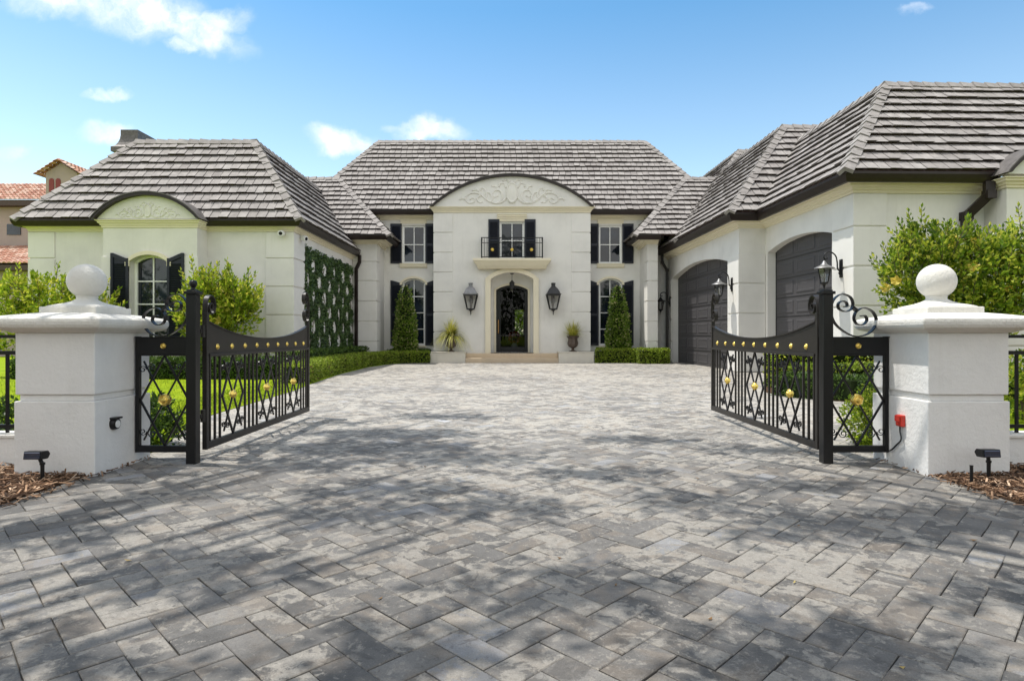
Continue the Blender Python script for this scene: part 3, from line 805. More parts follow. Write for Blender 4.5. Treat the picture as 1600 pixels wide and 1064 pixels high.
# ------------------------------------------------------------------ boundary fences, low walls, stake lights
for side, nm in ((-1, 'left'), (1, 'right')):
    x0, x1 = (4.25, 12) if side > 0 else (-12, -4.25)
    wl = MB(); wl.box(x0, x1, 5.52, 5.74, -.04, .27); lw = tag(wl.build('garden_wall', M_PILLAR, None, origin=((x0+x1)/2, 5.6, 0), bevel=.008), f'low white garden wall running outwards from the {nm} pillar', 'wall', 'low white garden walls')
    c = MB(); c.box(x0, x1, 5.50, 5.76, .27, .30)
    cp = c.build('coping', M_CAP, None, bevel=.006); cp.parent = lw; cp.location = -V(lw.location)
    fo = empty('fence', ((x0+x1)/2, 5.63, .3), f'black metal fence on the low wall beside the {nm} pillar', 'fence', 'black metal fences')
    for z, h in ((.36, .035), (1.04, .035), (1.19, .03)):
        m = MB(); m.box(x0-.06, x1, 5.61, 5.645, z-h/2, z+h/2); m.build('rail', M_BLACK, fo)
    xs = [4.36 + .155*k for k in range(48)]
    for k, x in enumerate(xs):
        m = MB(); m.bar((side*x, 5.628, .30), (side*x, 5.628, 1.04 if k % 10 else 1.25), .022 if k % 10 else .045); m.build('picket', M_BLACK, fo)

def stake_light(loc, flip, label):
    o = empty('stake_light', loc, label, 'garden light', 'black solar stake lights', local=True)
    m = MB(); m.tube([(0,0,-.05),(0,0,.03),(.0,.0,.16),(-.02*flip,0,.20)], [.008,.014,.015,.014], 10); m.lathe((0,0,.155), [(.02,0),(.02,.018)], 12); m.build('stem', M_BLACK, o)
    m = MB(); c = V((-.045*flip, -.005, .235))
    m.loft([[c+V((s*.075, y_, z_)) for y_, z_ in ((-.045,-.03),(.03,-.035),(.055,.0),(.035,.03),(-.035,.035))] for s in (-1, 1)]); m.build('head', M_BLACK, o, bevel=.006)
    m = MB(); m.obox(c+V((0,-.0445,.012)), (.062,0,0), (0,.003,.003*1), (0,-.0035,.014)); m.obox(c+V((0,-.049,-.014)), (.062,0,0), (0,.003,0), (0,0,.009)); m.build('solar_panel', M_SOLAR, o)
    return o
stake_light((-3.80, 4.92, .0), 1, 'black solar stake light in the mulch before the left pillar')
stake_light((3.92, 5.0, .0), .2, 'black solar stake light in the mulch before the right pillar')
m = MB(); m.tube([(3.68,4.87,-.04),(3.68,4.87,.155)], .012, 10); m.lathe((3.68,4.87,.155), [(.014,0),(.014,.006)], 10)
tag(m.build('stake', M_BLACK, None, origin=(3.68,4.87,0)), 'bare short black stake beside the right solar light', 'stake')

# ================================================================== HOUSE
house = empty('house', (0, 28, 0), 'large cream stucco mansion with steep grey tiled roofs and dark shutters', 'house')
OR = V((8.34, 14.83, 0)); TH = math.atan(.0263)
MR = Matrix.Translation(OR) @ Matrix.Rotation(TH, 4, 'Z')      # garage wing frame

# ---- roofs
def clip(poly, cv):
    out = poly
    n_ = len(cv)
    for i in range(n_):
        a = cv[i]; b = cv[(i+1) % n_]; inp = out; out = []
        if not inp: return []
        sd = lambda p: (b[0]-a[0])*(p[1]-a[1]) - (b[1]-a[1])*(p[0]-a[0])
        for k in range(len(inp)):
            p = inp[k]; q_ = inp[(k+1) % len(inp)]; sp_, sq_ = sd(p), sd(q_)
            if sp_ >= 0: out.append(p)
            if (sp_ >= 0) != (sq_ >= 0):
                t = sp_/(sp_-sq_); out.append((p[0]+t*(q_[0]-p[0]), p[1]+t*(q_[1]-p[1])))
    return out
UND = MB(); UND.raw = True
def roof_face(mb, pts, exp=.375, tw=.285, thick=.088):
    pts = [V(p) for p in pts]; u = (pts[1]-pts[0]).normalized(); n_ = u.cross(pts[2]-pts[0]).normalized()
    if n_.z < 0: n_ = -n_
    wv = n_.cross(u)
    if wv.dot(pts[2]-pts[0]) < 0: u = -u; wv = -wv
    o = pts[0]; P2 = [((p-o).dot(u), (p-o).dot(wv)) for p in pts]
    if sum(P2[i][0]*P2[(i+1)%len(P2)][1]-P2[(i+1)%len(P2)][0]*P2[i][1] for i in range(len(P2))) < 0: P2 = P2[::-1]
    umin = min(p[0] for p in P2); umax = max(p[0] for p in P2); wmax = max(p[1] for p in P2)
    UND.f.append([UND.av((mb.M @ p if mb.M else p) - V((0,0,.012))) for p in pts])
    nr = max(1, round(wmax/exp)); ex = wmax/nr
    for r in range(nr):
        w0 = r*ex; uo = umin - tw*R(); rowj = 0
        while uo < umax:
            twd = tw*U(.93, 1.07); j = U(-.016, .016) if r else U(-.006, .006)
            if R() < .10: j -= .012
            rect = [(uo+.011, w0+j), (uo+twd-.011, w0+j+U(-.006,.006)), (uo+twd-.011, w0+ex+.0), (uo+.011, w0+ex+.0)]
            pg = clip(rect, [(p[0], p[1]-(.03 if p[1] < .01 else 0)) for p in P2])
            uo += twd
            if len(pg) < 3: continue
            hk = thick*U(.8, 1.2)
            top = []; bot = []
            for q_ in pg:
                t = min(1, max(0, (q_[1]-w0)/ex)); h = hk*(1-t) + .012*t
                base = o + u*q_[0] + wv*q_[1]
                top.append(mb.av(base + n_*h)); bot.append(mb.av(base - n_*.006 + wv*(.09*(1-t) if t < .3 else 0)))
            mb.f.append(top); m_ = len(pg)
            for k in range(m_): mb.f.append([bot[k], bot[(k+1)%m_], top[(k+1)%m_], top[k]])
def caps(mb, p, q_, na, nb, L=.36, wd=.17):
    # V shaped cap tiles running up from p to q_ between slopes with normals na, nb
    p = V(p); q_ = V(q_); a = (q_-p); tot = a.length; a.normalize(); na = V(na).normalized(); nb = V(nb).normalized()
    sa = na.cross(a); sb = a.cross(nb)
    if sa.dot(nb) > 0: sa = -sa
    if sb.dot(na) > 0: sb = -sb
    up = (na+nb).normalized(); k = max(1, round(tot/L)); L = tot/k
    for i in range(k):
        r = []
        for t, h in ((i*L-.03, .115*U(.9,1.1)), ((i+1)*L, .075)):
            c = p + a*t
            r.append([c+up*h, c+sa*wd+na*(h*.75), c+sa*wd-na*.01, c, c+sb*wd-nb*.01, c+sb*wd+nb*(h*.75)])
        mb.loft(r)
def nrm(a, b, c):
    n_ = (V(b)-V(a)).cross(V(c)-V(a)).normalized(); return n_ if n_.z > 0 else -n_
def build_roof(faces, hips, mat=M_TILE, M=None, flat=None):
    m = MB(M); m.raw = True
    for f in faces: roof_face(m, f)
    if flat: m.face(flat)
    ro = m.build('roof', mat, house)
    c = MB(M)
    for p, q_, na, nb in hips: caps(c, p, q_, na, nb)
    c.build('ridge_caps', mat, ro)
    return ro

# left wing roof
e = .34; z0 = 4.80; t = 2.384; z1 = 7.93
A = (-15.46, 18.83, z0); B = (-6.56, 18.83, z0); C = (-6.56, 29.5, z0); D = (-15.46, 29.5, z0)
a = (-15.46+t, 18.83+t, z1); b = (-6.56-t, 18.83+t, z1); c = (-6.56-t, 29.5, z1); d = (-15.46+t, 29.5, z1)
nf, nr_, nl = nrm(A,B,b), nrm(B,C,c), nrm(D,A,a)
build_roof([[A,B,b,a],[B,C,c,b],[D,A,a,d]], [(A,a,nf,nl),(B,b,nf,nr_),(a,b,nf,(0,0,1)),(b,c,nr_,(0,0,1)),(a,d,nl,(0,0,1))], flat=[(a[0],a[1],z1-.02),(b[0],b[1],z1-.02),(c[0],c[1],z1-.02),(d[0],d[1],z1-.02)])
# main roof
ze = 6.84; t = 3.7; zr = ze+1.15*t
A = (-9.8, 27.45, ze); B = (9.8, 27.45, ze); b = (6.83, 27.45+t, zr); a = (-6.83, 27.45+t, zr)
C = (9.8, 27.45+2*t, ze); D = (-9.8, 27.45+2*t, ze)
nf, nr_, nl, nb_ = nrm(A,B,b), nrm(B,C,b), nrm(D,A,a), nrm(C,D,a)
build_roof([[A,B,b,a],[B,C,b],[D,A,a],[C,D,a,b]], [(A,a,nf,nl),(B,b,nf,nr_),(a,b,nf,nb_)])
# connectors, mirrored
for s in (-1, 1):
    ex_, ey, ez = s*5.14, 25.62, 5.42; t = 2.97; zt_ = 8.55
    A = (s*12.5, ey, ez); B = (ex_, ey, ez); b = (s*(5.14+t), ey+t, zt_); a = (s*12.5, ey+t, zt_); C = (ex_, 30, ez); c = (s*(5.14+t), 30, zt_)
    nf, nr_ = nrm(A,B,b), nrm(B,C,c)
    build_roof([[A,B,b,a],[B,C,c,b]], [(B,b,nf,nr_),(b,a,nf,(0,0,1)),(b,c,nr_,(0,0,1))])
# garage wing roofs (local frame)
def hipL(u0, v0, v1, u1, z0_, rise, pitch, hl=True):
    t_ = rise/pitch; zt_ = z0_+rise
    A = (u0, v0, z0_); B = (u1, v0, z0_); a_ = (u0+t_, v0+t_, zt_); b_ = (u1, v0+t_, zt_); D = (u0, v1, z0_); d_ = (u0+t_, v1, zt_)
    nf_, nl_ = nrm(A,B,b_), nrm(D,A,a_)
    build_roof([[A,B,b_,a_],[D,A,a_,d_]], [(A,a_,nf_,nl_),(a_,b_,nf_,(0,0,1)),(a_,d_,nl_,(0,0,1))], M=MR, flat=[(a_[0],a_[1],zt_-.02),(b_[0],b_[1],zt_-.02),(u1,v1,zt_-.02),(d_[0],v1,zt_-.02)])
hipL(-.5, -.5, 8.5, 9, 5.08, 3.15, 1.16)
hipL(-1.36, 4.38, 13.6, 6, 5.10, 3.80, 1.17)
hipL(-1.36, 9.9, 26, 7, 5.06, 4.91, 1.17)

UND.build('roof_underlay', M_DARKTRIM, house)
# ---- walls
def hole(x0, x1, z0_, z1_, rise=0):
    return [(x0, z0_), (x1, z0_)] + ([(x1, z1_), (x0, z1_)] if not rise else arc(x0, x1, z1_, rise)[::-1])
WX = -1
# main body: window wall y = 28
UPW = (-.53, .53, 4.52, 6.29); 
wm = MB()
for s in (-1, 1):
    cxw = s*4.53; xa, xb = min(s*3.4, s*7), max(s*3.4, s*7)
    wm.wall((0,28,0), (1,0,0), [(xa,-.05),(xb,-.05),(xb,6.8),(xa,6.8)], [hole(cxw-.53, cxw+.53, 4.51, 6.27), hole(cxw-.53, cxw+.53, .74, 3.62, .2)], .22, (0,1,0))
wm.wall((0,34.2,0), (1,0,0), [(-9.3,-.05),(9.3,-.05),(9.3,6.8),(-9.3,6.8)], [hole(.16, .64, 1.22, 2.62)], .2, (0,-1,0)); wm.box(-9.3, -9.1, 28.0, 34, 0, 6.8); wm.box(9.1, 9.3, 28.0, 34, 0, 6.8)
# connector blocks
for s in (-1, 1):
    wm.box(*((-9.2, -5.88) if s < 0 else (5.88, 6.30)), 26.3, 29.5, -.05, 5.3)
wm.box(6.302, 7.4, 27.85, 29.5, -.05, 5.5)
wm.build('wall', M_WALL, house)
# entrance bay y = 27.3
wm = MB()
topz = 6.98
bayhole = [hole(-.96, .96, .40, 3.72, .30), hole(-.545, .545, 4.62, 6.30)]
wm.wall((0,27.3,0), (1,0,0), [(-3.49,-.05),(3.49,-.05),(3.49,topz),(-3.49,topz)], [bayhole[1], bayhole[0]], .8, (0,1,0))
wm.box(-3.49, -3.48, 27.31, 28.1, -.05, topz); wm.box(3.48, 3.49, 27.31, 28.1, -.05, topz)
# inner niche wall around the door
wm.wall((0,28.1,0), (1,0,0), [(-.98,.38),(.98,.38),(.98,4.1),(-.98,4.1)], [hole(-.735, .735, .41, 3.30, .22)], .25, (0,1,0))
wm.build('wall', M_WALL, house)
# entrance surround
def arch_trim(mb, y, x0, x1, z0_, zs, rise, wd, dep, dz=0):
    # raised band round an arched opening, proud of wall plane y by dep
    inn = [(x0, z0_)] + arc(x0, x1, zs, rise) + [(x1, z0_)]
    out = [(x0-wd, z0_)] + arc(x0-wd, x1+wd, zs+.02, rise+wd*.75) + [(x1+wd, z0_)]
    n_ = len(inn)
    for k in range(n_-1):
        a_, b_, c_, d_ = inn[k], inn[k+1], out[k+1], out[k]
        mb.loft([[V((p[0], y-dep, p[1])) for p in (a_, b_, c_, d_)], [V((p[0], y+.01, p[1])) for p in (a_, b_, c_, d_)]])
m = MB(); arch_trim(m, 27.3, -.955, .955, .40, 3.72, .30, .24, .11); m.build('door_surround', M_TRIM, house)
m = MB(); arch_trim(m, 28.1, -.735, .735, .41, 3.30, .22, .09, .05); m.build('door_surround', M_TRIM, house)

# left wing walls
LW = -6.9; LF = 19.17; LB = 18.54
wm = MB()
wm.box(-15.2, -12.47, LF, LF+.3, -.05, 4.62); wm.box(-9.6, LW-.002, LF, LF+.3, -.05, 4.62)
wm.box(LW-.3, LW, LF+.002, 27.2, -.05, 4.622); wm.box(-15.2, -14.9, LF+.3, 29, -.05, 4.62)
BX0, BX1 = -12.47, -9.6; WC = -11.07
wm.wall((0,LB,0), (1,0,0), [(BX0,-.05),(BX1,-.05),(BX1,4.70),(BX0,4.70)], [hole(WC-.57, WC+.57, .75, 3.45, .20)], .30, (0,1,0))
wm.box(BX0, BX0+.01, LB+.002, LF+.2, -.05, 4.70); wm.box(BX1-.01, BX1, LB+.002, LF+.2, -.05, 4.70)
wm.build('wall', M_WALL, house)
m = MB(); arch_trim(m, LB, WC-.57, WC+.57, 3.30, 3.45, .20, .13, .07); m.build('window_hood', M_TRIM, house)

# garage wing walls (local u,v)
def gw(mb, u, v0, v1, z1_, holes, depth):
    # wall facing -u at u ; hole coords along v
    mb.wall((u, 0, 0), (0,1,0), [(v0,-.05),(v1,-.05),(v1,z1_),(v0,z1_)], holes, depth, (1,0,0))
D2 = (.97, 4.72); D1 = (5.86, 12.33)
wm = MB(MR)
gw(wm, 0, 0, 4.88, 4.95, [hole(D2[0], D2[1], -.04, 3.86, .24)], .30)
gw(wm, -.86, 4.88, 13.0, 4.95, [hole(D1[0], D1[1], -.04, 3.72, .36)], .30)
wm.box(-.858, .3, 4.88, 5.1, -.05, 4.95); wm.box(.002, 3.25, 0, .3, -.05, 4.95); wm.box(6.12, 10, 0, .3, -.05, 4.95)
wm.box(3.25, 6.12, -.65, -.35, -.05, 4.95); wm.box(3.25, 3.35, -.34, .1, -.05, 4.95)
wm.box(-.858, 8, 12.99, 13.2, -.05, 4.95); wm.box(9.7, 10, .3, 13, -.05, 4.95)
wm.build('wall', M_WALL, house)
# garage doors: raised panels in rows with dark sectional joints
def garage_door(u, v0, v1, zs, rise, ncol, nrow):
    m = MB(MR); m.box(u+.27, u+.33, v0-.15, v1+.15, -.02, zs+rise+.1)
    gd = m.build('garage_door', M_GARAGE, house)
    p = MB(MR); H = zs+rise+.05; rh = H/nrow
    for r in range(nrow):
        for k in range(ncol):
            off = 0
            a_ = v0 + (v1-v0)*(k)/ncol; b_ = v0 + (v1-v0)*(k+1)/ncol
            y0_, y1_, q0, q1 = a_+.10, b_-.10, r*rh+.10, (r+1)*rh-.10
            rings = []
            for ins, dp in ((0, .272), (0, .262), (.025, .252), (.07, .252), (.085, .258)):
                rings.append([V((u+dp, y0_+ins, q0+ins)), V((u+dp, y1_-ins, q0+ins)), V((u+dp, y1_-ins, q1-ins)), V((u+dp, y0_+ins, q1-ins))])
            p.loft(rings)
    p.build('door_panel', M_GARAGE, gd)
    j = MB(MR)
    for r in range(1, nrow): j.box(u+.262, u+.275, v0, v1, r*rh-.012, r*rh+.012)
    j.build('section_joint', M_BLACK, gd)
    for va in (v1-.05, v0): s_ = MB(MR); s_.box(u+.262, u+.275, va, va+.05, 0, zs+.05); s_.build('weather_strip', M_BLACK, gd)
garage_door(0, D2[0], D2[1], 3.86, .24, 3, 7)
garage_door(-.86, D1[0], D1[1], 3.72, .36, 5, 7)

# ---- quoins
q_ = None
def stack(M, x0, x1, y0, y1, zs, gap_=.05):
    mb = MB(M)
    for a_, b_ in zip(zs, zs[1:]): mb.box(x0, x1, y0, y1, a_+gap_/2, b_-gap_/2)
    mb.build('quoins', M_WALL, house, bevel=.012)
pr = .036
zs = [0, .47, 1.355, 2.24, 3.14, 4.02, 4.91, 5.80, 6.68]
stack(q_, -3.49-pr, -2.66, 27.3-pr, 28.05, zs); stack(q_, 2.66, 3.49+pr, 27.3-pr, 28.05, zs)
zc_ = [0, .06, .93, 1.80, 2.68, 3.55, 4.38, 5.16]
stack(q_, -6.88, -5.88+pr, 26.3-pr, 26.9, zc_); stack(q_, 5.88-pr, 6.30, 26.3-pr, 26.9, zc_); stack(q_, 6.31, 6.80, 27.85-pr, 28.05, zc_)
zl = [0, .06, .95, 1.84, 2.73, 3.62, 4.46]
stack(q_, -15.2-pr, -14.4, LF-pr, LF+.9, zl); stack(q_, LW-.85, LW+pr, LF-pr, LF+1.0, zl)
stack(q_, BX0-pr, BX0+.42, LB-pr, LF, [0, .06, .95, 1.84, 2.73, 3.62]); stack(q_, BX1-.42, BX1+pr, LB-pr, LF, [0, .06, .95, 1.84, 2.73, 3.62])
q_ = MR; zg = [0, .94, 1.91, 2.88, 3.85, 4.68]
stack(q_, -pr, .80, -pr, .90, zg); stack(q_, -.86-pr, -.02, 4.88-pr, 5.78, zg[:5]); stack(q_, -.86-pr, -.5, 12.42, 13.0, [0, .94, 1.91, 2.88, 3.72])
stack(q_, 3.25-pr, 3.70, -.65-pr, -.02, zg[:5])

# ---- cornices and gutters
def corn(z, o1=.10, o2=.20, o3=.30, h=.26):
    return [(-.02, z), (o1*.5, z), (o1*.6, z+h*.25), (o1, z+h*.3), (o1*1.2, z+h*.5), (o2, z+h*.62), (o2*1.05, z+h*.8), (o3, z+h*.9), (o3, z+h), (-.02, z+h)]
def gut(o, z, h=.20, w_=.14):
    return [(o-.02, z), (o+w_*.45, z), (o+w_*.75, z+h*.35), (o+w_, z+h*.75), (o+w_, z+h), (o+w_-.02, z+h), (o+w_-.03, z+h-.05), (o-.02, z+h-.05)]
pL1 = [(-15.2,29),(-15.2,LF),(BX0-.02,LF)]; pL2 = [(BX1+.02,LF),(LW,LF),(LW,26.26)]
def sw(pth, prof, nm, mat, M=None):
    m = MB(M); m.sweep(pth, prof); return m.build(nm, mat, house)
for pth in (pL1, pL2): sw(pth, corn(4.46, .06, .14, .22, .22), 'cornice', M_TRIM); sw(pth, gut(.22, 4.60, .20, .13), 'gutter', M_BRONZE)
sw([(BX0,LF),(BX0,LB),(BX1,LB),(BX1,LF)], corn(4.48, .06, .11, .16, .22), 'cornice', M_TRIM)
# main
for s in (-1, 1):
    pth = [(-7,28),(-3.5,28)] if s < 0 else [(3.5,28),(7,28)]
    sw(pth, corn(6.50, .12, .26, .42, .26), 'cornice', M_TRIM); sw(pth, gut(.42, 6.66, .20, .14), 'gutter', M_BRONZE)
    pth = [(-6.88,26.3),(-5.88,26.3),(-5.88,28.0)] if s < 0 else [(5.88,28.0),(5.88,26.3),(6.3,26.3)]
    sw(pth, corn(5.13, .15, .33, .54, .24), 'cornice', M_TRIM); sw(pth, gut(.54, 5.25, .20, .14), 'gutter', M_BRONZE)
sw([(-3.49,28.0),(-3.49,27.3),(3.49,27.3),(3.49,28.0)], corn(6.70, .08, .15, .22, .24), 'cornice', M_TRIM)
pg = [(-.86,13.05),(-.86,4.88),(0,4.88),(0,0),(3.25,0)]
sw(pg, corn(4.66, .10, .22, .36, .24), 'cornice', M_TRIM, MR); sw(pg, gut(.36, 4.84, .23, .15), 'gutter', M_BRONZE, MR)
sw([(3.25,0),(3.25,-.65),(6.12,-.65)], corn(4.66, .08, .15, .2, .22), 'cornice', M_TRIM, MR)
# downspouts
def spout(pts, M=None, wd_=.12):
    m = MB(M)
    for a_, b_ in zip(pts, pts[1:]): m.bar(a_, b_, wd_, wd_*.85, (.3,1,0))
    for p in pts[1:-1]: m.obox(p, (wd_*.55,0,0), (0,wd_*.5,0), (0,0,wd_*.5))
    m.build('downspout', M_BRONZE, house)
spout([(-6.55,26.12,4.65),(-6.55,26.12,4.35),(-6.70,26.16,4.05),(-6.70,26.16,0.05)])
spout([(-1.2,12.75,4.86),(-1.2,12.75,4.5),(-.98,12.75,4.15),(-.98,12.75,.05)], MR)
spout([(3.02,-.42,4.86),(3.02,-.42,4.55),(2.72,-.10,4.1),(2.72,-.10,.05)], MR, .2)

# ---- eyebrow pediments
def pediment(x0, x1, y, z, rise, back, M=None, orn=None, fasc=.085):
    m = MB(M); pts = arc(x0, x1, z, rise, 28)
    m.prism([(p[0], y, p[1]) for p in pts], (0,.25,0)); pd = m.build('pediment', M_WALL, house)
    f = MB(M); po = arc(x0-.10, x1+.10, z-.01, rise+.07, 28); pi_ = arc(x0+.0, x1-.0, z-.0, rise-.02, 28)
    for k in range(28):
        f.loft([[V((p[0], y-.16, p[1])) for p in (pi_[k], pi_[k+1], po[k+1], po[k])], [V((p[0], y+.02, p[1])) for p in (pi_[k], pi_[k+1], po[k+1], po[k])]])
    f.build('fascia', M_BRONZE, pd)
    r = MB(M); pu = arc(x0-.12, x1+.12, z+.0, rise+.10, 28); pl = arc(x0-.10, x1+.10, z-.008, rise+.072, 28)
    r.loft([[V((p[0], y-.18, p[1])) for p in pu + pl[::-1]], [V((p[0], y+back, p[1])) for p in pu + pl[::-1]]])
    r.build('barrel_roof', M_CHIM, pd, smooth=True)
    return pd
def ornament(parent, cx_, y, z, s):
    m = MB(); P = lambda a_, b_: V((cx_+a_*s, y, z+b_*s))
    # cartouche
    n_ = 28
    ell = lambda ra, rb, dy: [V((cx_+s*ra*math.cos(2*math.pi*k/n_), y-dy*s, z+s*(.5+rb*math.sin(2*math.pi*k/n_)))) for k in range(n_)]
    m.loft([ell(.26,.46,-.02), ell(.26,.46,.05), ell(.22,.41,.08), ell(.19,.37,.05), ell(.15,.31,.05), ell(.05,.12,.09)])
    for sg in (-1, 1):
        Q = lambda a_, b_: P(sg*a_, b_)
        paths = [
            [(.26,.30),(.38,.14),(.60,.06),(.88,.10),(1.12,.24),(1.32,.42),(1.60,.50),(1.86,.42),(1.98,.24),(1.86,.08),(1.66,.08),(1.58,.20),(1.68,.28),(1.76,.22)],
            [(.60,.06),(.46,.20),(.42,.42),(.54,.60),(.74,.60),(.82,.44),(.74,.32),(.62,.36)],
            [(.88,.10),(.84,.30),(.94,.48),(1.10,.52),(1.18,.40),(1.10,.32)],
            [(1.12,.24),(1.08,.44),(1.18,.66),(1.30,.70),(1.34,.60)],
            [(1.32,.42),(1.46,.62),(1.66,.60)], [(.24,.72),(.34,.90),(.52,.88),(.54,.76)], [(.10,.94),(.22,1.06),(.36,1.0)],
            [(1.98,.24),(2.12,.26),(2.2,.20)], [(1.32,.42),(1.48,.26),(1.40,.10),(1.28,.10)], [(.62,.58),(.70,.76),(.84,.78)],
        ]
        for pth in paths:
            pts = cat([Q(*p) for p in pth], 4); nn = len(pts)
            m.tube(pts, [s*.058*(1-.5*k/nn) for k in range(nn)], 6)
            m.lathe((pts[-1].x, y, pts[-1].z), [(s*.001,-s*.05),(s*.05,0),(s*.001,s*.05)], 8)
    m.build('relief', M_CAP, parent, smooth=True)
pd = pediment(-3.52, 3.52, 27.12, 6.93, 1.36, 3.0); ornament(pd, 0, 27.12, 7.03, 1.05)
pd = pediment(-12.58, -9.50, 18.42, 4.72, .72, 2.2); ornament(pd, WC+.03, 18.42, 4.75, .44)
pediment(3.12, 6.2, -.80, 4.95, .75, 2.0, MR)

# ---- windows and shutters
def window(x0, x1, y, z0_, z1_, rise, ncol, nrow, fr=.085, mun=.038):
    # frame set in the opening with its outer face at y
    m = MB()
    m.box(x0, x0+fr, y, y+.08, z0_, z1_); m.box(x1-fr, x1, y, y+.08, z0_, z1_); m.box(x0+fr, x1-fr, y, y+.08, z0_, z0_+fr)
    if rise:
        out = arc(x0, x1, z1_, rise); inn = arc(x0+fr, x1-fr, z1_-.02, rise-.04)
        for k in range(16): m.loft([[V((p[0], y, p[1])) for p in (inn[k], inn[k+1], out[k+1], out[k])], [V((p[0], y+.08, p[1])) for p in (inn[k], inn[k+1], out[k+1], out[k])]])
    else: m.box(x0+fr, x1-fr, y, y+.08, z1_-fr, z1_)
    ztop = z1_ + (rise*.95 if rise else -fr)
    zrows = z1_ + (rise*.6 if rise else 0)
    for k in range(1, ncol): 
        xx = x0+fr + (x1-x0-2*fr)*k/ncol; m.box(xx-mun/2, xx+mun/2, y+.012, y+.07, z0_+fr, ztop)
    for k in range(1, nrow):
        zz = z0_ + (zrows-z0_)*k/nrow; m.box(x0+fr, x1-fr, y+.014, y+.068, zz-mun/2, zz+mun/2)
    wo = m.build('window', M_WFRAME, house)
    p = MB(); top = arc(x0+.01, x1-.01, z1_, rise)[::-1] if rise else [(x1-.01, z1_-.01), (x0+.01, z1_-.01)]
    p.face([(x0+.01, y+.05, z0_+.01), (x1-.01, y+.05, z0_+.01)] + [(a_, y+.05, b_) for a_, b_ in top])
    p.build('pane', M_PANE, wo)
    return wo
def shutter(x0, x1, y, z0_, z1_, drop_l=0, drop_r=0):
    # louvred shutter hung on wall plane y ; the top may slope
    m = MB(); fr = .075; T = .05
    m.prism([(x0, y-T, z0_), (x0+fr, y-T, z0_), (x0+fr, y-T, z1_-drop_l), (x0, y-T, z1_-drop_l)], (0,T-.004,0))
    m.prism([(x1-fr, y-T, z0_), (x1, y-T, z0_), (x1, y-T, z1_-drop_r), (x1-fr, y-T, z1_-drop_r)], (0,T-.004,0))
    m.prism([(x0+fr, y-T, z1_-drop_l-.12), (x1-fr, y-T, z1_-drop_r-.12), (x1-fr, y-T, z1_-drop_r), (x0+fr, y-T, z1_-drop_l)], (0,T-.004,0))
    m.box(x0+fr, x1-fr, y-T, y-.004, z0_, z0_+.11)
    zm = z0_ + (z1_-z0_)*.47; m.box(x0+fr, x1-fr, y-T, y-.004, zm-.05, zm+.05)
    m.prism([(x0+fr, y-.014, z0_+.1), (x1-fr, y-.014, z0_+.1), (x1-fr, y-.014, z1_-drop_r-.06), (x0+fr, y-.014, z1_-drop_l-.06)], (0,.01,0))
    z = z0_+.13
    while z < z1_-max(drop_l, drop_r)-.14:
        if abs(z-zm) > .06: m.obox(((x0+x1)/2, y-T*.5, z), ((x1-x0)/2-fr, 0, 0), (0, .016, -.022), (0, .003, .003))
        z += .055
    return m.build('shutter', M_SHUT, house)
for s in (-1, 1):
    c_ = s*4.53
    window(c_-.53, c_+.53, 28.12, 4.51, 6.27, 0, 2, 2); window(c_-.53, c_+.53, 28.12, .74, 3.62, .2, 2, 4)
    for k in (-1, 1):
        if k*s < 0: xa, xb = (c_+k*.545, c_+k*.99)       # towards the bay
        else: xa, xb = (c_+k*.545, c_+k*1.06)
        xa, xb = min(xa, xb), max(xa, xb)
        shutter(xa, xb, 28.0, 4.50, 6.33)
        inner_l = k > 0
        shutter(xa, xb, 28.0, .74, 3.72, .10 if inner_l else 0, 0 if inner_l else .10)
    m = MB(); m.sweep([(c_-.60,28),(c_+.60,28)], corn(6.33, .05, .10, .16, .20)); m.build('window_hood', M_TRIM, house)
    m = MB(); arch_trim(m, 28.0, c_-.53, c_+.53, 3.52, 3.62, .2, .10, .06); m.build('window_hood', M_TRIM, house)
    m = MB(); m.sweep([(c_-.62,28),(c_+.62,28)], [(-.02,4.30),(.05,4.30),(.10,4.36),(.11,4.45),(.14,4.46),(.14,4.50),(-.02,4.50)]); m.build('window_sill', M_TRIM, house)
    m = MB(); m.sweep([(c_-.56,28),(c_+.56,28)], [(-.02,.64),(.08,.64),(.10,.68),(.10,.73),(-.02,.73)]); m.build('window_sill', M_TRIM, house)
# balcony window
window(-.545, .545, 27.42, 4.63, 6.30, 0, 2, 2, .075)
shutter(-1.06, -.565, 27.3, 4.62, 6.40); shutter(.565, 1.06, 27.3, 4.62, 6.40)
m = MB(); m.sweep([(-.66,27.3),(.66,27.3)], corn(6.32, .06, .11, .15, .30)); m.build('window_hood', M_TRIM, house)
# left wing bay window
window(WC-.57, WC+.57, LB+.22, .75, 3.45, .20, 2, 4, .08)
shutter(WC-1.13, WC-.59, LB-.032, .75, 3.70, 0, .16); shutter(WC+.59, WC+1.10, LB-.032, .75, 3.70, .16, 0)

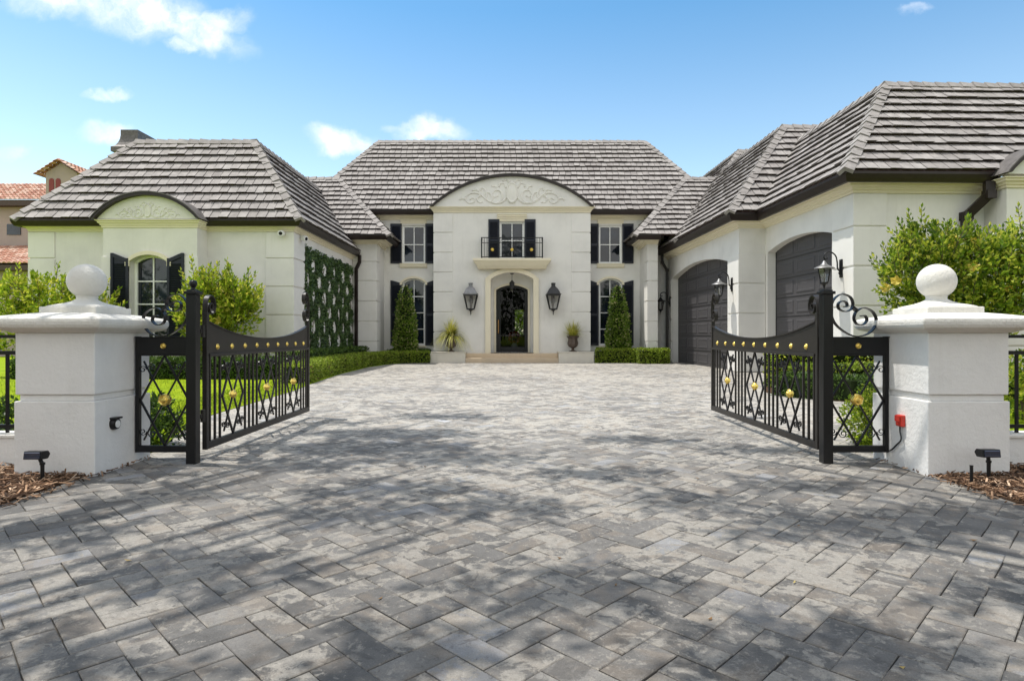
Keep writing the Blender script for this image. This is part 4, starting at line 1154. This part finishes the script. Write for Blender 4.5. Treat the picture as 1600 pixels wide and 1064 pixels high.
# ---- balcony
m = MB()
m.loft([[V((-s_, 27.31, z_)), V((s_, 27.31, z_)), V((s_, 27.3-d_, z_)), V((-s_, 27.3-d_, z_))] for s_, d_, z_ in ((1.52,.30,4.16),(1.56,.42,4.30),(1.68,.52,4.45),(1.72,.56,4.50),(1.72,.56,4.60))])
bal = m.build('balcony', M_TRIM, house, bevel=.01)
m = MB(); ry = 26.80; z0_, z1_ = 4.63, 5.52
for x in (-1.34, 1.34):
    m.bar((x, ry, 4.60), (x, ry, z1_), .05); m.bar((x, ry, z1_-.015), (x, 27.29, z1_-.015), .035); m.bar((x, ry, z0_+.03), (x, 27.29, z0_+.03), .03)
    for k in range(1, 4): m.bar((x, ry+.12*k, z0_), (x, ry+.12*k, z1_), .018)
m.box(-1.34, 1.34, ry-.022, ry+.022, z1_-.035, z1_); m.box(-1.34, 1.34, ry-.015, ry+.015, z0_, z0_+.035); m.box(-1.34, 1.34, ry-.012, ry+.012, z1_-.26, z1_-.235)
for x in (-1.22, -1.10, -.62, .62, 1.10, 1.22, -.54, .54): m.bar((x, ry, z0_), (x, ry, z1_), .018)
zc = (z0_+z1_-.2)/2
for k in range(16):
    a_ = k*math.pi/8; rr = .42 if k % 2 == 0 else .26
    if abs(math.sin(a_))*rr > .32: rr = .31
    m.bar((0, ry, zc), (rr*math.cos(a_), ry, zc+rr*math.sin(a_)), .012)
for s in (-1, 1):
    for k in range(8):
        a_ = k*math.pi/4 + .2; m.bar((s*.86, ry, zc), (s*.86+.22*math.cos(a_), ry, zc+.26*math.sin(a_)), .010)
    for q2 in range(4): 
        cx_ = s*(.12+.14*q2); m.ribbon([V((cx_+.055*math.cos(t_*.5), ry, z1_-.135+.085*math.sin(t_*.5))) for t_ in range(14)], (0,1,0), .015, .010)
rl = m.build('railing', M_BLACK, bal)
for x in (-.86, 0, .86): rosette(bal, (x, ry-.02, zc), (0,-1,0), .075)

# ---- front door, hall behind it
m = MB()
fr = .15; zb_ = .41
dz = 28.22
m.box(-.735, -.735+fr+.06, dz, dz+.08, zb_, 3.30); m.box(.735-fr, .735, dz, dz+.08, zb_, 3.30); m.box(-.735+fr+.06, .735-fr, dz, dz+.08, zb_, zb_+.24)
out = arc(-.735, .735, 3.30, .22); inn = arc(-.735+fr, .735-fr, 3.24, .16)
for k in range(16): m.loft([[V((p[0], dz, p[1])) for p in (inn[k], inn[k+1], out[k+1], out[k])], [V((p[0], dz+.08, p[1])) for p in (inn[k], inn[k+1], out[k+1], out[k])]])
door = m.build('front_door', M_BLACK, house, bevel=.006)
m = MB(); m.face([(-.53, dz+.04, zb_+.23), (.59, dz+.04, zb_+.23)] + [(a_, dz+.04, b_) for a_, b_ in arc(-.53, .59, 3.22, .16)[::-1]]); m.build('door_glass', M_DOORGLASS, door)
m = MB()      # wrought scrolls behind the glass
for s, z_ in ((-1, 1.0), (1, 1.0), (-1, 2.75), (1, 2.75)):
    m.ribbon([V((.03+s*(.20+.15*(1-t_/20)*math.cos(t_*.55)), dz+.02, z_+.18*(1-t_/20)*math.sin(t_*.55))) for t_ in range(18)], (0,1,0), .014, .010)
m.bar((.03, dz+.02, .9), (.03, dz+.02, 3.3), .018)
for z_ in (2.4,): m.bar((-.5, dz+.02, z_), (.58, dz+.02, z_), .012)
m.build('door_grille', M_BLACK, door)
m = MB(); m.tube(cat([(-.63, dz, 1.28), (-.63, dz-.07, 1.32), (-.63, dz-.08, 1.6), (-.63, dz-.07, 1.88), (-.63, dz, 1.92)]), .022, 10); m.build('handle', M_BRASS, door, smooth=True)
m = MB()     # hall shell with a far garden window
m.box(-2.2, -2.1, 28.6, 33.9, .38, 4.2); m.box(2.1, 2.2, 28.6, 33.9, .38, 4.2); m.box(-2.2, 2.2, 28.6, 33.9, 4.2, 4.3)
m.wall((0,33.85,0), (1,0,0), [(-2.2,.38),(2.2,.38),(2.2,4.3),(-2.2,4.3)], [hole(.16, .64, 1.22, 2.62)], .12, (0,1,0))
m.box(-2.2, -.75, 28.4, 28.6, .38, 4.2); m.box(.75, 2.2, 28.4, 28.6, .38, 4.2)
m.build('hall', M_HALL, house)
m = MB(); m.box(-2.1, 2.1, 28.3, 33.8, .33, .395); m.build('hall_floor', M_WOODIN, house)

# ---- entrance steps and plinths
m = MB(); m.box(-2.03, 2.03, 26.85, 28.3, -.05, .40); m.box(-2.03, 2.03, 26.50, 26.852, -.05, .205)
m.build('entrance_steps', M_STEP, house, bevel=.02, seg=3)
for s in (-1, 1):
    m = MB(); xa, xb = (-3.58, -2.035) if s < 0 else (2.035, 3.58)
    m.box(xa, xb, 26.5, 27.27, -.05, .44); m.box(xa-.02, xb+.0, 26.48, 27.27, .44, .475)
    m.build('plinth', M_PLINTH, house, bevel=.012)

# ---- chimney with flared metal flue
m = MB(); cx0, cx1, cy0, cy1 = -15.68, -14.72, 24.0, 25.6
m.box(cx0+.08, cx1-.08, cy0+.08, cy1-.08, 4, 8.45); chm = m.build('chimney', M_WALL, house)
m = MB(); rings = []
for o_, z_ in ((.06,8.42),(.10,8.44),(.10,8.62),(.04,8.66),(-.02,8.72),(-.08,8.84),(-.12,8.98),(-.14,9.14),(-.14,9.36)):
    rings.append([V((cx0-o_, cy0-o_, z_)), V((cx1+o_, cy0-o_, z_)), V((cx1+o_, cy1+o_, z_)), V((cx0-o_, cy1+o_, z_))])
m.loft(rings); m.build('flue_hood', M_CHIM, chm)

# ------------------------------------------------------------------ lanterns on the entrance wall
def lantern(loc, label):
    o = empty('wall_lantern', loc, label, 'lantern', 'lanterns beside the front door', local=True)
    m = MB()        # local: wall at y=0, lamp hangs in front ; origin at lamp centre height
    Y = -.36
    S = lambda r, z: [V((a_*r, Y+b_*r, z)) for a_, b_ in ((-1,-1),(1,-1),(1,1),(-1,1))]
    m.loft([S(.30,.20), S(.33,.215), S(.33,.245), S(.29,.26), S(.25,.36), S(.19,.47), S(.11,.56), S(.09,.58), S(.085,.60), S(.085,.70), S(.10,.71), S(.10,.73), S(.02,.75)])
    m.build('lamp_roof', M_LAMP if 'right' in label else M_PEWTER, o)
    f = MB()
    for a_, b_ in ((-1,-1),(1,-1),(1,1),(-1,1)): f.bar((a_*.29, Y+b_*.29, .22), (a_*.155, Y+b_*.155, -.40), .034)
    f.loft([S(.175,-.44), S(.175,-.39), S(.15,-.385), S(.15,-.44)]); f.loft([S(.305,.19), S(.305,.215), S(.27,.215), S(.27,.19)])
    f.loft([S(.12,-.44), S(.04,-.50), S(.025,-.54), S(.02,-.66), S(.004,-.68)])
    f.build('lamp_frame', M_LAMP, o)
    g_ = MB(); g_.loft([S(.15,-.39), S(.275,.19)], cap=False); g_.build('lamp_glass', M_LGLASS, o)
    b = MB(); b.lathe((0, Y, -.30), [(.05,0),(.02,.02),(.02,.10),(.05,.14),(.06,.22),(.04,.32),(.02,.36)], 12); b.build('burner', M_PEWTER, o, smooth=True)
    a = MB(); a.obox((0,-.015,.08), (.07,0,0), (0,.015,0), (0,0,.22)); a.tube(cat([(0,-.02,-.05),(0,-.12,-.20),(0,-.24,-.44),(0,-.34,-.46)]), .02, 8); a.build('wall_bracket', M_LAMP, o)
    return o
lantern((-1.83, 27.3, 2.78), 'big tapering lantern left of the front door')
lantern((1.83, 27.3, 2.78), 'big tapering lantern right of the front door')
# pendant in the entrance niche
o = empty('pendant_lantern', (0, 27.65, 3.98), 'small black pendant lantern hanging above the front door', 'pendant lamp')
m = MB(); m.tube([(0,27.65,4.03),(0,27.65,3.68)], .012, 6); m.lathe((0,27.65,3.97), [(.10,.04),(.07,.01),(.03,0)], 14); m.build('chain', M_LAMP, o)
m = MB(); m.lathe((0,27.65,3.30), [(.02,-.05),(.07,0),(.10,.06),(.12,.26),(.13,.28),(.06,.36),(.03,.40)], 8); m.build('lamp_shade', M_LAMP, o)
m = MB(); m.lathe((0,27.65,3.12), [(.002,0),(.06,.04),(.085,.12),(.08,.20)], 12); m.build('globe', M_LGLASS, o, smooth=True)

# ------------------------------------------------------------------ garage sconces (hooked arm, bell roof, tapering glass)
def sconce(u, v, z, label, sc=1.0, far=False, rough=None):
    w0 = MR @ V((u, v, z)); o = empty('wall_sconce', w0, label, 'wall lamp', 'hooked lamps on the garage wall', local=True, rz=TH)
    o.scale = (sc, sc, sc)
    b = MB(); b.disc((-.012,0,0), (-1,0,0), [(.001,-.01)]+[(.001,-.01)], 4) if False else None
    b.obox((-.02,0,.02), (.02,0,0), (0,.06,0), (0,0,.23)); b.obox((-.045,0,.02), (.012,0,0), (0,.035,0), (0,0,.17)); b.build('back_plate', M_BLACK, o, bevel=.012)
    a = MB(); pts = cat([(-.05,0,-.05),(-.11,0,.02),(-.12,0,.18),(-.16,0,.34),(-.28,0,.43),(-.41,0,.40),(-.46,0,.31),(-.42,0,.25),(-.37,0,.28)]); a.tube(pts, .018, 8)
    a.tube([(-.45,0,.36),(-.45,0,.20)], .012, 8); a.lathe((-.06,0,-.13), [(.012,0),(.028,.02),(.028,.05),(.012,.07)], 10); a.build('arm', M_BLACK, o, smooth=True)
    X = -.45
    Lr = MB(); Lr.lathe((X,0,0), [(.012,.215),(.03,.20),(.05,.17),(.07,.13),(.10,.10),(.16,.07),(.235,.035),(.245,.02),(.24,.008),(.16,.01)], 12, ang=.26); Lr.build('lamp_roof', M_PEWTER if not far else M_LAMP, o, smooth=True)
    fr_ = MB()
    for k in range(6):
        an = k*math.pi/3; c_, s_ = math.cos(an), math.sin(an)
        fr_.bar((X+.155*c_, .155*s_, .01), (X+.095*c_, .095*s_, -.34), .016)
    fr_.lathe((X,0,-.345), [(.11,.02),(.115,.0),(.09,-.03),(.05,-.05),(.03,-.08),(.035,-.10),(.012,-.13),(.002,-.16 if not far else -.24)], 12); fr_.build('lamp_frame', M_BLACK, o)
    g_ = MB(); g_.lathe((X,0,0), [(.088,-.34),(.148,.01)], 6); g_.build('lamp_glass', M_LGLASS, o)
    cb = MB(); cb.lathe((X,0,-.32), [(.022,0),(.022,.12),(.028,.13),(.03,.18),(.012,.24)], 10); cb.build('bulb', M_WHITEP, o, smooth=True)
    return o
sconce(-.887, 5.36, 2.86, 'hooked carriage lamp on the pier between the two garage doors', 1.0)
sconce(-.028, .47, 2.86, 'hooked carriage lamp right of the nearer garage door', 1.0)
sconce(-.887, 12.52, 2.70, 'small hooked lamp by the downspout left of the far garage door', 1.0, True)

# security cameras under the left wing eave
for p, ax, lb in (((-7.22, 19.12, 4.40), (.1,-1,-.15), 'white security camera facing the gate under the left eave'), ((-6.84, 19.75, 4.36), (1,-.5,-.25), 'white security camera facing the driveway under the left eave')):
    o = empty('security_camera', p, lb, 'camera', 'security cameras under the eave')
    ax = V(ax).normalized(); c0 = V(p) + ax*.04
    m = MB(); m.disc(c0, ax, [(.09,0),(.10,.02),(.10,.16),(.085,.18)], 18); m.build('body', M_WHITEP, o, smooth=True)
    m = MB(); m.disc(c0+ax*.175, ax, [(.06,0),(.055,.012),(.02,.016)], 16); m.build('lens', M_LENS, o, smooth=True)
    m = MB(); m.tube([V(p)-ax*.1, c0+ax*.02], .04, 8); m.build('mount', M_WHITEP, o)

# ------------------------------------------------------------------ urns and their plants
def urn(x, label):
    o = empty('urn', (x, 26.88, .475), label, 'urn', 'bronze urns on the entrance plinths', local=True)
    prof = [(.13,0),(.14,.03),(.08,.07),(.05,.11),(.055,.15),(.11,.18),(.19,.24),(.225,.34),(.225,.42),(.20,.50),(.19,.56),(.215,.62),(.27,.66),(.285,.68),(.27,.70),(.22,.69)]
    m = MB(); rings = []
    for r, z in prof:
        rings.append([V((r*(1+(.05*math.cos(10*a_) if .2 < z < .66 else 0))*math.cos(a_), r*(1+(.05*math.cos(10*a_) if .2 < z < .66 else 0))*math.sin(a_), z)) for a_ in [2*math.pi*k/40 for k in range(40)]])
    m.loft(rings); m.build('bowl', M_URN, o, smooth=True)
    m = MB(); m.box(-.16, .16, -.16, .16, 0, .035); m.build('foot', M_URN, o, bevel=.006)
    return o
urn(-2.69, 'dark bronze urn holding a drooping plant, left of the steps'); urn(2.69, 'dark bronze urn holding an upright plant, right of the steps')
def spiky(x, n_, ln, droop, label):
    o = empty('potted_plant', (x, 26.88, 1.14), label, 'plant', 'spiky plants in the urns')
    lm = LM()
    for i in range(n_):
        a_ = U(0, 2*math.pi); el = U(.25, 1.35); L_ = ln*U(.7, 1.1); d = V((math.cos(a_)*math.cos(el), math.sin(a_)*math.cos(el), math.sin(el)))
        p = V((x+U(-.08,.08), 26.88+U(-.08,.08), 1.14)); sd = d.cross(V((0,0,1))).normalized()*.018
        prev = None
        for k in range(6):
            t_ = k/5; q2 = p + d*L_*t_ - V((0,0,droop*L_*t_*t_*math.cos(el))); wv = sd*(1-t_*.92)
            ids = (lm.av(q2-wv), lm.av(q2+wv))
            if prev: lm.f.append([prev[0], prev[1], ids[1], ids[0]])
            prev = ids
    lm.build('leaves', L_BLADEY, o)
    m = MB(); m.lathe((x,26.88,1.10), [(.24,0),(.2,.05),(.02,.08)], 14); m.build('soil', M_MULCHBASE, o)
spiky(-2.69, 420, 1.12, .95, 'pale yellow drooping spiky plant in the left urn'); spiky(2.69, 300, .85, .4, 'pale yellow upright spiky plant in the right urn')

# ------------------------------------------------------------------ topiary cones
def topiary(x, label, flower=False):
    y = 27.05
    o = empty('topiary', (x, y, 0), label, 'topiary', 'clipped cone topiaries by the windows')
    prof = [(.36,.15),(.44,.45),(.45,.9),(.41,1.5),(.35,2.1),(.28,2.7),(.20,3.1),(.11,3.37),(.03,3.5)]
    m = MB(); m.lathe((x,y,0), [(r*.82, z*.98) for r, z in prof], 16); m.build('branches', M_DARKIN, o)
    m = MB(); m.tube([(x,y,-.03),(x,y,.4)], .05, 8); m.build('trunk', M_TRUNK, o)
    lm = LM()
    for i in range(5200):
        z = .12 + 3.38*(1-R()**.6*1.0) if False else .12+3.36*(1-math.sqrt(R())*.999)
        for (r0, za), (r1, zb2) in zip(prof, prof[1:]):
            if za <= z <= zb2: break
        r = r0 + (r1-r0)*max(0, min(1, (z-za)/(zb2-za))); a_ = U(0, 2*math.pi)
        r *= 1 + .09*math.sin(3*a_+z*4) + .06*math.sin(7*a_-z*6) ; r += U(-.06, .07) + (.10*R() if R() < .06 else 0)
        d = V((math.cos(a_), math.sin(a_), .25))
        leaf(lm, V((x, y, z)) + V((math.cos(a_)*r, math.sin(a_)*r, 0)), d + rdir()*.8, U(.07, .13), U(.05, .075), d + rdir()*.4)
    lm.build('foliage', L_TOPI, o)
topiary(-4.73, 'tall cone topiary before the window left of the entrance'); topiary(4.72, 'tall cone topiary before the window right of the entrance')

# ------------------------------------------------------------------ climbing ivy in a lattice on the left wing's side wall
o = empty('climbing_ivy', (LW, 23.5, 0), 'dark green ivy trained on the side wall with white lens-shaped gaps', 'climber')
lm = LM()
cnt = 0
while cnt < 15000:
    y = U(20.15, 26.15); z = U(.05, 4.22)
    if z > 4.22 - .02 - .14*abs(math.sin(y*3.1))*R()*2: continue
    sk = False
    for ph in (0, 1):
        a_ = (y-21.06-.61*ph)/1.22; b_ = (z-3.60+.52*ph)/1.04
        dy = (a_-round(a_))*1.22; dz_ = (b_-round(b_))*1.04
        w_ = .28+.07*math.sin(round(a_)*2.3+round(b_)*1.7+ph)
        if round(b_) > 0 or z > 4.0: continue
        if (dy/w_)**2 + (dz_/.30)**2 < U(.6, 1.15): sk = True
    if sk: continue
    cnt += 1
    p = V((LW + U(.012, .05), y, z))
    leaf(lm, p, V((U(.0,.35), U(-.8,.8), U(-1,.4))), U(.08, .13), U(.07, .10), V((1, U(-.4,.4), U(-.3,.6))))
lm.build('foliage', L_IVY, o)
m = MB()
for k in range(12):
    y = 20.3+.61*k; m.tube([(LW+.02, y+.2*math.sin(j*1.9+k), .05+j*.4) for j in range(10)], .014, 5)
m.build('vine', M_TRUNK, o)

# ------------------------------------------------------------------ hedges
hedge('hedge', [(-5.35,15.0),(-5.62,16.8),(-5.72,18.6),(-5.80,21),(-5.82,22.9),(-5.62,24.6),(-5.1,25.9),(-4.4,26.45),(-3.62,26.62)], .34, .47, L_HEDGE, 15000, .07, 'light green clipped hedge curving along the drive to the entrance', 'hedge')
hedge('hedge', [(-6.35,17.3),(-6.42,20),(-6.45,24),(-6.42,25.9)], .3, .68, L_DARK, 6000, .08, 'dark green clipped hedge at the foot of the ivy wall', 'hedge')
hedge('hedge', [(-5.5,27.0),(-4.9,27.3),(-3.7,27.35)], .22, .52, L_DARK, 1800, .08, 'low dark hedge under the windows left of the entrance', 'hedge')
hedge('hedge', [(-13.6,16.8),(-9.5,16.8),(-5.95,16.75)], .35, .52, L_DARK, 11000, .08, 'dark clipped hedge along the back of the left lawn', 'hedge')
hedge('hedge', [(3.68,26.6),(5.36,26.45)], .30, .58, L_HEDGE, 2800, .075, 'clipped box hedge beneath the right topiary', 'hedge')
hedge('hedge', [(5.38,25.9),(6.62,25.9)], .32, .60, L_HEDGE, 2800, .075, 'clipped box hedge beside the far garage door', 'hedge')
hedge('hedge', [(5.50,12.3),(5.72,11.7),(6.2,11.22),(7.5,11.16),(9.5,11.16)], .30, .42, L_DARK, 4500, .07, 'low dark hedge at the front of the bed by the garage wing', 'hedge')
hedge('hedge', [(5.85,12.55),(7.5,12.4),(9.5,12.4)], .30, .56, L_HEDGE, 4500, .08, 'mid green hedge in the middle of the bed by the garage wing', 'hedge')
hedge('hedge', [(5.9,13.9),(7.9,13.9),(10,13.9)], .30, .84, L_YEL, 4500, .08, 'bright clipped hedge at the back of the bed by the garage wing', 'hedge')

def rowplants(name, x0, x1, y, h, mat, n_, lf, label):
    o = empty(name, ((x0+x1)/2, y, 0), label, 'plants')
    lm = LM(); st = MB()
    k = 0; x = x0
    while x < x1:
        hh = h*U(.85, 1.1); st.tube([(x, y, -.02), (x+U(-.05,.05), y, hh*.8)], .012, 5)
        for i in range(n_):
            d = rdir(); p = V((x + d.x*.32, y + d.y*.3, hh*(.72 + .3*d.z)))
            sprig(lm, p, d + V((0,0,.7)), lf*1.3, 4, lf, lf*.4)
        x += .5
    st.build('stem', M_TRUNK, o); lm.build('foliage', mat, o)
rowplants('variegated_plants', -13.5, -6.2, 17.65, .86, L_PALE, 70, .13, 'pale variegated plants behind the dark lawn hedge')
shrub('low_bush', (-3.98, 6.55, 0), [((-3.98,6.6,.24),(.30,.26,.25)), ((-4.1,6.7,.34),(.2,.2,.16)), ((-3.82,6.55,.15),(.2,.2,.15))], 330, .075, L_DARK, 'small dark leafy bush behind the left side panel', 'bush', [((-3.98,6.6,-.02),(-3.98,6.6,.35),.02)])
shrub('low_bush', (3.98, 6.6, 0), [((3.92,6.65,.28),(.26,.24,.28)), ((4.02,6.7,.44),(.2,.2,.17)), ((4.1,6.6,.16),(.2,.2,.16))], 750, .05, L_RIGHT, 'small round bush behind the right side panel', 'bush', [((3.98,6.65,-.02),(3.98,6.65,.4),.02)])
shrub('tall_shrub', (-8.8, 17.9, 0), [((-8.68,17.9,1.83),(0.82,.8,.75)), ((-9.35,17.9,1.73),(0.45,.6,.8)), ((-8.06,17.9,1.78),(0.53,.6,.7)), ((-8.88,17.9,2.48),(0.41,.5,.45)), ((-9.31,17.9,2.38),(0.18,.25,.5)), ((-8.14,17.9,2.43),(0.33,.4,.35)), ((-8.76,17.9,1.08),(0.66,.6,.5)), ((-7.79,17.9,2.08),(0.20,.3,.4))], 760, .19, L_YEL, 'yellow-green flowering shrub before the left wing, seen above the left gate', 'shrub',
      [((-8.8,17.9,-.03),(-8.8,17.9,1.2),.06), ((-8.8,17.9,.5),(-8.05,17.9,1.6),.035), ((-8.8,17.9,.6),(-9.45,17.9,1.7),.035)], 5, 95, up=1.2)
shrub('tall_shrub', (-13.2, 16.4, 0), [((-13.4,17.6,2.1),(1.0,.7,.7)), ((-12.3,17.6,1.9),(.6,.6,.75)), ((-14.4,17.6,2.2),(.7,.7,.6)), ((-12.9,17.6,1.4),(1.0,.7,.6)), ((-11.9,17.6,1.6),(.3,.4,.5)), ((-14.2,17.6,1.3),(.8,.6,.7))], 800, .19, L_YEL, 'yellow-green shrub at the far left corner of the left wing', 'shrub',
      [((-13.2,17.6,-.03),(-13.2,17.6,1.6),.05), ((-13.2,17.6,.6),(-12.3,17.6,1.8),.03)], 2, 60, up=1.0)
shrub('flowering_shrub', (8.0, 10.9, 0), [((7.6,10.9,2.35),(.75,.7,.75)), ((8.5,10.9,2.25),(.85,.8,.72)), ((9.5,10.9,2.35),(.9,.8,.75)), ((7.05,10.9,2.15),(.35,.45,.6)), ((8.0,10.9,1.6),(1.0,.7,.55)), ((9.4,10.9,1.7),(1.0,.7,.6)), ((9.1,10.9,2.85),(.28,.4,.35)), ((7.3,10.9,2.75),(.22,.3,.4)), ((9.8,10.9,2.8),(.4,.4,.3)), ((8.15,10.9,2.75),(.35,.4,.3))], 2700, .125, L_RIGHT, 'large shrub with yellow trumpet flowers behind the right pillar', 'shrub',
      [((8.0,10.9,-.03),(7.7,10.9,1.8),.05), ((8.0,10.9,.2),(8.6,10.9,2.0),.05), ((8.1,10.9,.2),(9.5,10.9,2.0),.05)], 22, 190, up=.9)
shrub('leafy_shrub', (7.2, 8.6, 0), [((6.9,8.6,.45),(.6,.5,.42)), ((7.8,8.6,.5),(.7,.5,.45)), ((8.7,8.7,.45),(.6,.5,.42))], 900, .10, L_RIGHT, 'low leafy shrub behind the fence on the right', 'shrub', [((7.2,8.6,-.03),(7.2,8.6,.5),.03), ((8,8.6,-.03),(8,8.6,.5),.03)])
shrub('leafy_shrub', (-5.2, 6.7, 0), [((-5.5,6.6,.22),(.55,.3,.2))], 260, .08, L_DARK, 'low dark shrub behind the fence on the left', 'shrub', [((-5.4,6.6,-.03),(-5.4,6.6,.2),.02)])
shrub('garden_tree', (1.0, 37.5, 0), [((.9,37.5,2.2),(1.4,.8,1.6)), ((2.0,37.5,2.5),(1.2,.8,1.4))], 2000, .22, L_HEDGE, 'leafy green tree seen through the glass of the front door', 'tree', [((1,37.5,-.05),(1,37.5,2.0),.08)])
o = empty('flower_vase', (.12, 31.5, .4), 'red flowers in a vase inside the hall, behind the door glass', 'vase')
m = MB(); m.lathe((.12,31.5,.40), [(.16,0),(.20,.06),(.16,.3),(.10,.42),(.13,.48)], 16); m.build('vase_body', M_WHITEP, o, smooth=True)
lm = LM()
for i in range(160):
    d = rdir(); leaf(lm, V((.12,31.5,1.1))+d*.22, d+rdir()*.5, .14, .11)
lm.build('flowers', M_RED, o)

# ------------------------------------------------------------------ neighbour's house, far left
nb_o = empty('neighbour_house', (-34, 40, 0), 'neighbouring mauve house with terracotta roofs and a small arched belfry', 'house')
m = MB(); m.box(-46, -29.5, 40, 52, -.05, 9.95); m.box(-29.6, -27.6, 38.6, 41.2, 8.5, 11.5)
m.prism([(-29.6,38.6,11.498),(-27.6,38.6,11.498),(-28.6,38.6,12.12)], (0,2.6,0))
m.box(-46, -27.5, 36, 39.9, -.05, 5.4)
m.build('wall', M_PINK, nb_o)
def barrel(pts, rows=9):
    # rows of rounded clay tiles; pts = eave left, eave right, top right, top left
    p0, p1, p2, p3 = [V(p) for p in pts]; m = MB(); m.raw = True
    L_ = (p1-p0).length; nc = int(L_/.30); n_ = (p1-p0).cross(p3-p0).normalized()
    if n_.z < 0: n_ = -n_
    for r in range(rows):
        for c_ in range(nc):
            ring = []
            for tt, h in ((r/rows, .06), ((r+1.05)/rows, .0)):
                a_ = p0.lerp(p3, tt); b_ = p1.lerp(p2, tt)
                row = []
                for k in range(6):
                    s_ = (c_ + k/5)/nc; row.append(a_.lerp(b_, s_) + n_*(h + .10*math.sin(math.pi*k/5)))
                ring.append(row)
            ids = [[m.av(p) for p in rr] for rr in ring]
            for k in range(5): m.f.append([ids[0][k], ids[0][k+1], ids[1][k+1], ids[1][k]])
            m.f.append(ids[0][::-1])
    return m
for pts, rows in (([(-46.5,39.4,9.95),(-29.0,39.4,9.95),(-30.6,43,11.85),(-46.5,43,11.85)], 9), ([(-46.5,35.4,5.35),(-27.0,35.4,5.35),(-27.0,39.95,7.0),(-46.5,39.95,7.0)], 10),
                  ([(-27.1,38.2,11.30),(-27.1,41.4,11.30),(-28.6,41.4,12.26),(-28.6,38.2,12.26)], 6), ([(-30.1,41.4,11.30),(-30.1,38.2,11.30),(-28.6,38.2,12.26),(-28.6,41.4,12.26)], 6)):
    barrel(pts, rows).build('roof', M_TERRA, nb_o)
m = MB(); m.box(-46.5, -29.0, 39.42, 40.0, 9.62, 9.985); m.box(-46.5, -27, 35.42, 36, 5.0, 5.3); m.build('fascia', M_DARKTRIM, nb_o)
for cx_ in (-29.22, -28.80):
    m = MB(); m.prism([(cx_-.15,38.56,10.3),(cx_+.15,38.56,10.3)] + [(a_, 38.56, b_) for a_, b_ in arc(cx_-.15, cx_+.15, 11.0, .148, 12)[::-1]], (0,.06,0)); m.build('arched_shutter', simple('red_louvre_paint', (.20, .03, .03), .6), nb_o)
m = MB(); m.box(-33.2, -32.3, 39.95, 40.02, 7.8, 8.5); m.build('window', M_PANE, nb_o)

# ------------------------------------------------------------------ street trees whose branches shade the driveway mouth
def shade_tree(loc, blobs, n_, lf, label):
    loc = V(loc); o = empty('shade_tree', loc, label, 'tree', 'shade trees by the street')
    st = MB(); top = loc + V((0,0,4.2)); st.tube([loc-V((0,0,.1)), loc+V((.05,.03,1.5)), loc+V((-.05,.08,3)), top], [.30,.22,.19,.17], 12)
    for c_, r in blobs:
        c_ = V(c_); mid = top.lerp(c_, .5) + V((0,0,.4)); st.tube([top-V((0,0,.3)), mid, c_], [.11,.06,.02], 7)
    st.build('trunk', M_TRUNK, o, smooth=True)
    lm = LM(); wts = [b[1][0]*b[1][1] for b in blobs]
    for i in range(n_):
        c_, r = random.choices(blobs, wts)[0]; d = rdir()*R()**.4
        p = V(c_) + V((d.x*r[0], d.y*r[1], d.z*r[2])); sprig(lm, p, rdir()+V((0,0,-.2)), lf*2.4, 5, lf, lf*.5)
    lm.build('crown', L_TREE, o)
SH = lambda x, y, z: (x - .351*z, y + .106*z, z)       # crown point that shades ground point (x,y)
import os
shade_tree((-7.5, -2.0, 0), [(SH(-1.5,7.4,8.8),(1.1,.32,.25)), (SH(-1.6,6.5,8.4),(1.35,.34,.28)), (SH(-.6,5.9,8.2),(.9,.16,.2)), (SH(-1.9,5.65,8.0),(.7,.14,.2)), (SH(-.9,4.75,7.6),(.8,.13,.2)), (SH(-1.1,4.1,7.4),(.6,.17,.2)),
    (SH(-1.55,3.1,7.2),(.55,.17,.22)), (SH(-.1,4.2,7.6),(.6,.12,.18)), (SH(.3,2.9,7.2),(.62,.17,.22)), (SH(-.4,2.35,7),(.5,.14,.2)), (SH(-2.9,3.7,7.4),(.7,.14,.2)), (SH(-2.6,4.6,7.6),(.55,.08,.15)), (SH(-3.3,5.3,7.9),(.6,.08,.15)), (SH(-1.7,2.2,6.8),(.5,.12,.2)), (SH(-1.0,9.0,9.6),(.7,.16,.2)), (SH(-2.4,8.3,9.4),(.5,.12,.2))], 1500, .15, 'leafy street tree shading the left side of the driveway mouth')
shade_tree((7.0, -2.0, 0), [(SH(2.3,3.8,7.5),(1.0,.17,.22)), (SH(3.3,4.0,7.6),(.8,.2,.2)), (SH(2.3,4.85,8.0),(.7,.08,.15)), (SH(.65,5.3,8.2),(.75,.11,.16)), (SH(1.3,4.4,7.8),(.5,.07,.15)), (SH(1.2,2.25,7.0),(.7,.12,.2)), (SH(2.5,2.75,7.2),(.55,.10,.2)), (SH(3.4,5.6,8.2),(.5,.08,.15)), (SH(2.6,6.4,8.6),(.6,.10,.15)), (SH(1.5,7.0,9.0),(.7,.10,.15))], 750, .15, 'leafy street tree shading the right side of the driveway mouth')
lm = LM()
for k in range(26):
    cx_ = -52 + 4.1*k + U(-1, 1); hh = U(4.5, 9.5); cy_ = -24 + U(-2, 2)
    for i in range(330):
        d = rdir()*R()**.35; p = V((cx_ + d.x*2.9, cy_ + d.y*2.0, hh*.55 + d.z*hh*.5)); leaf(lm, p, rdir(), U(.5, .9), U(.3, .5))
tag(lm.build('treeline', L_TREE), 'row of green trees across the street', 'trees', kind='stuff')

# tidy
for ob in bpy.data.objects:
    if '_local' in ob: del ob['_local']
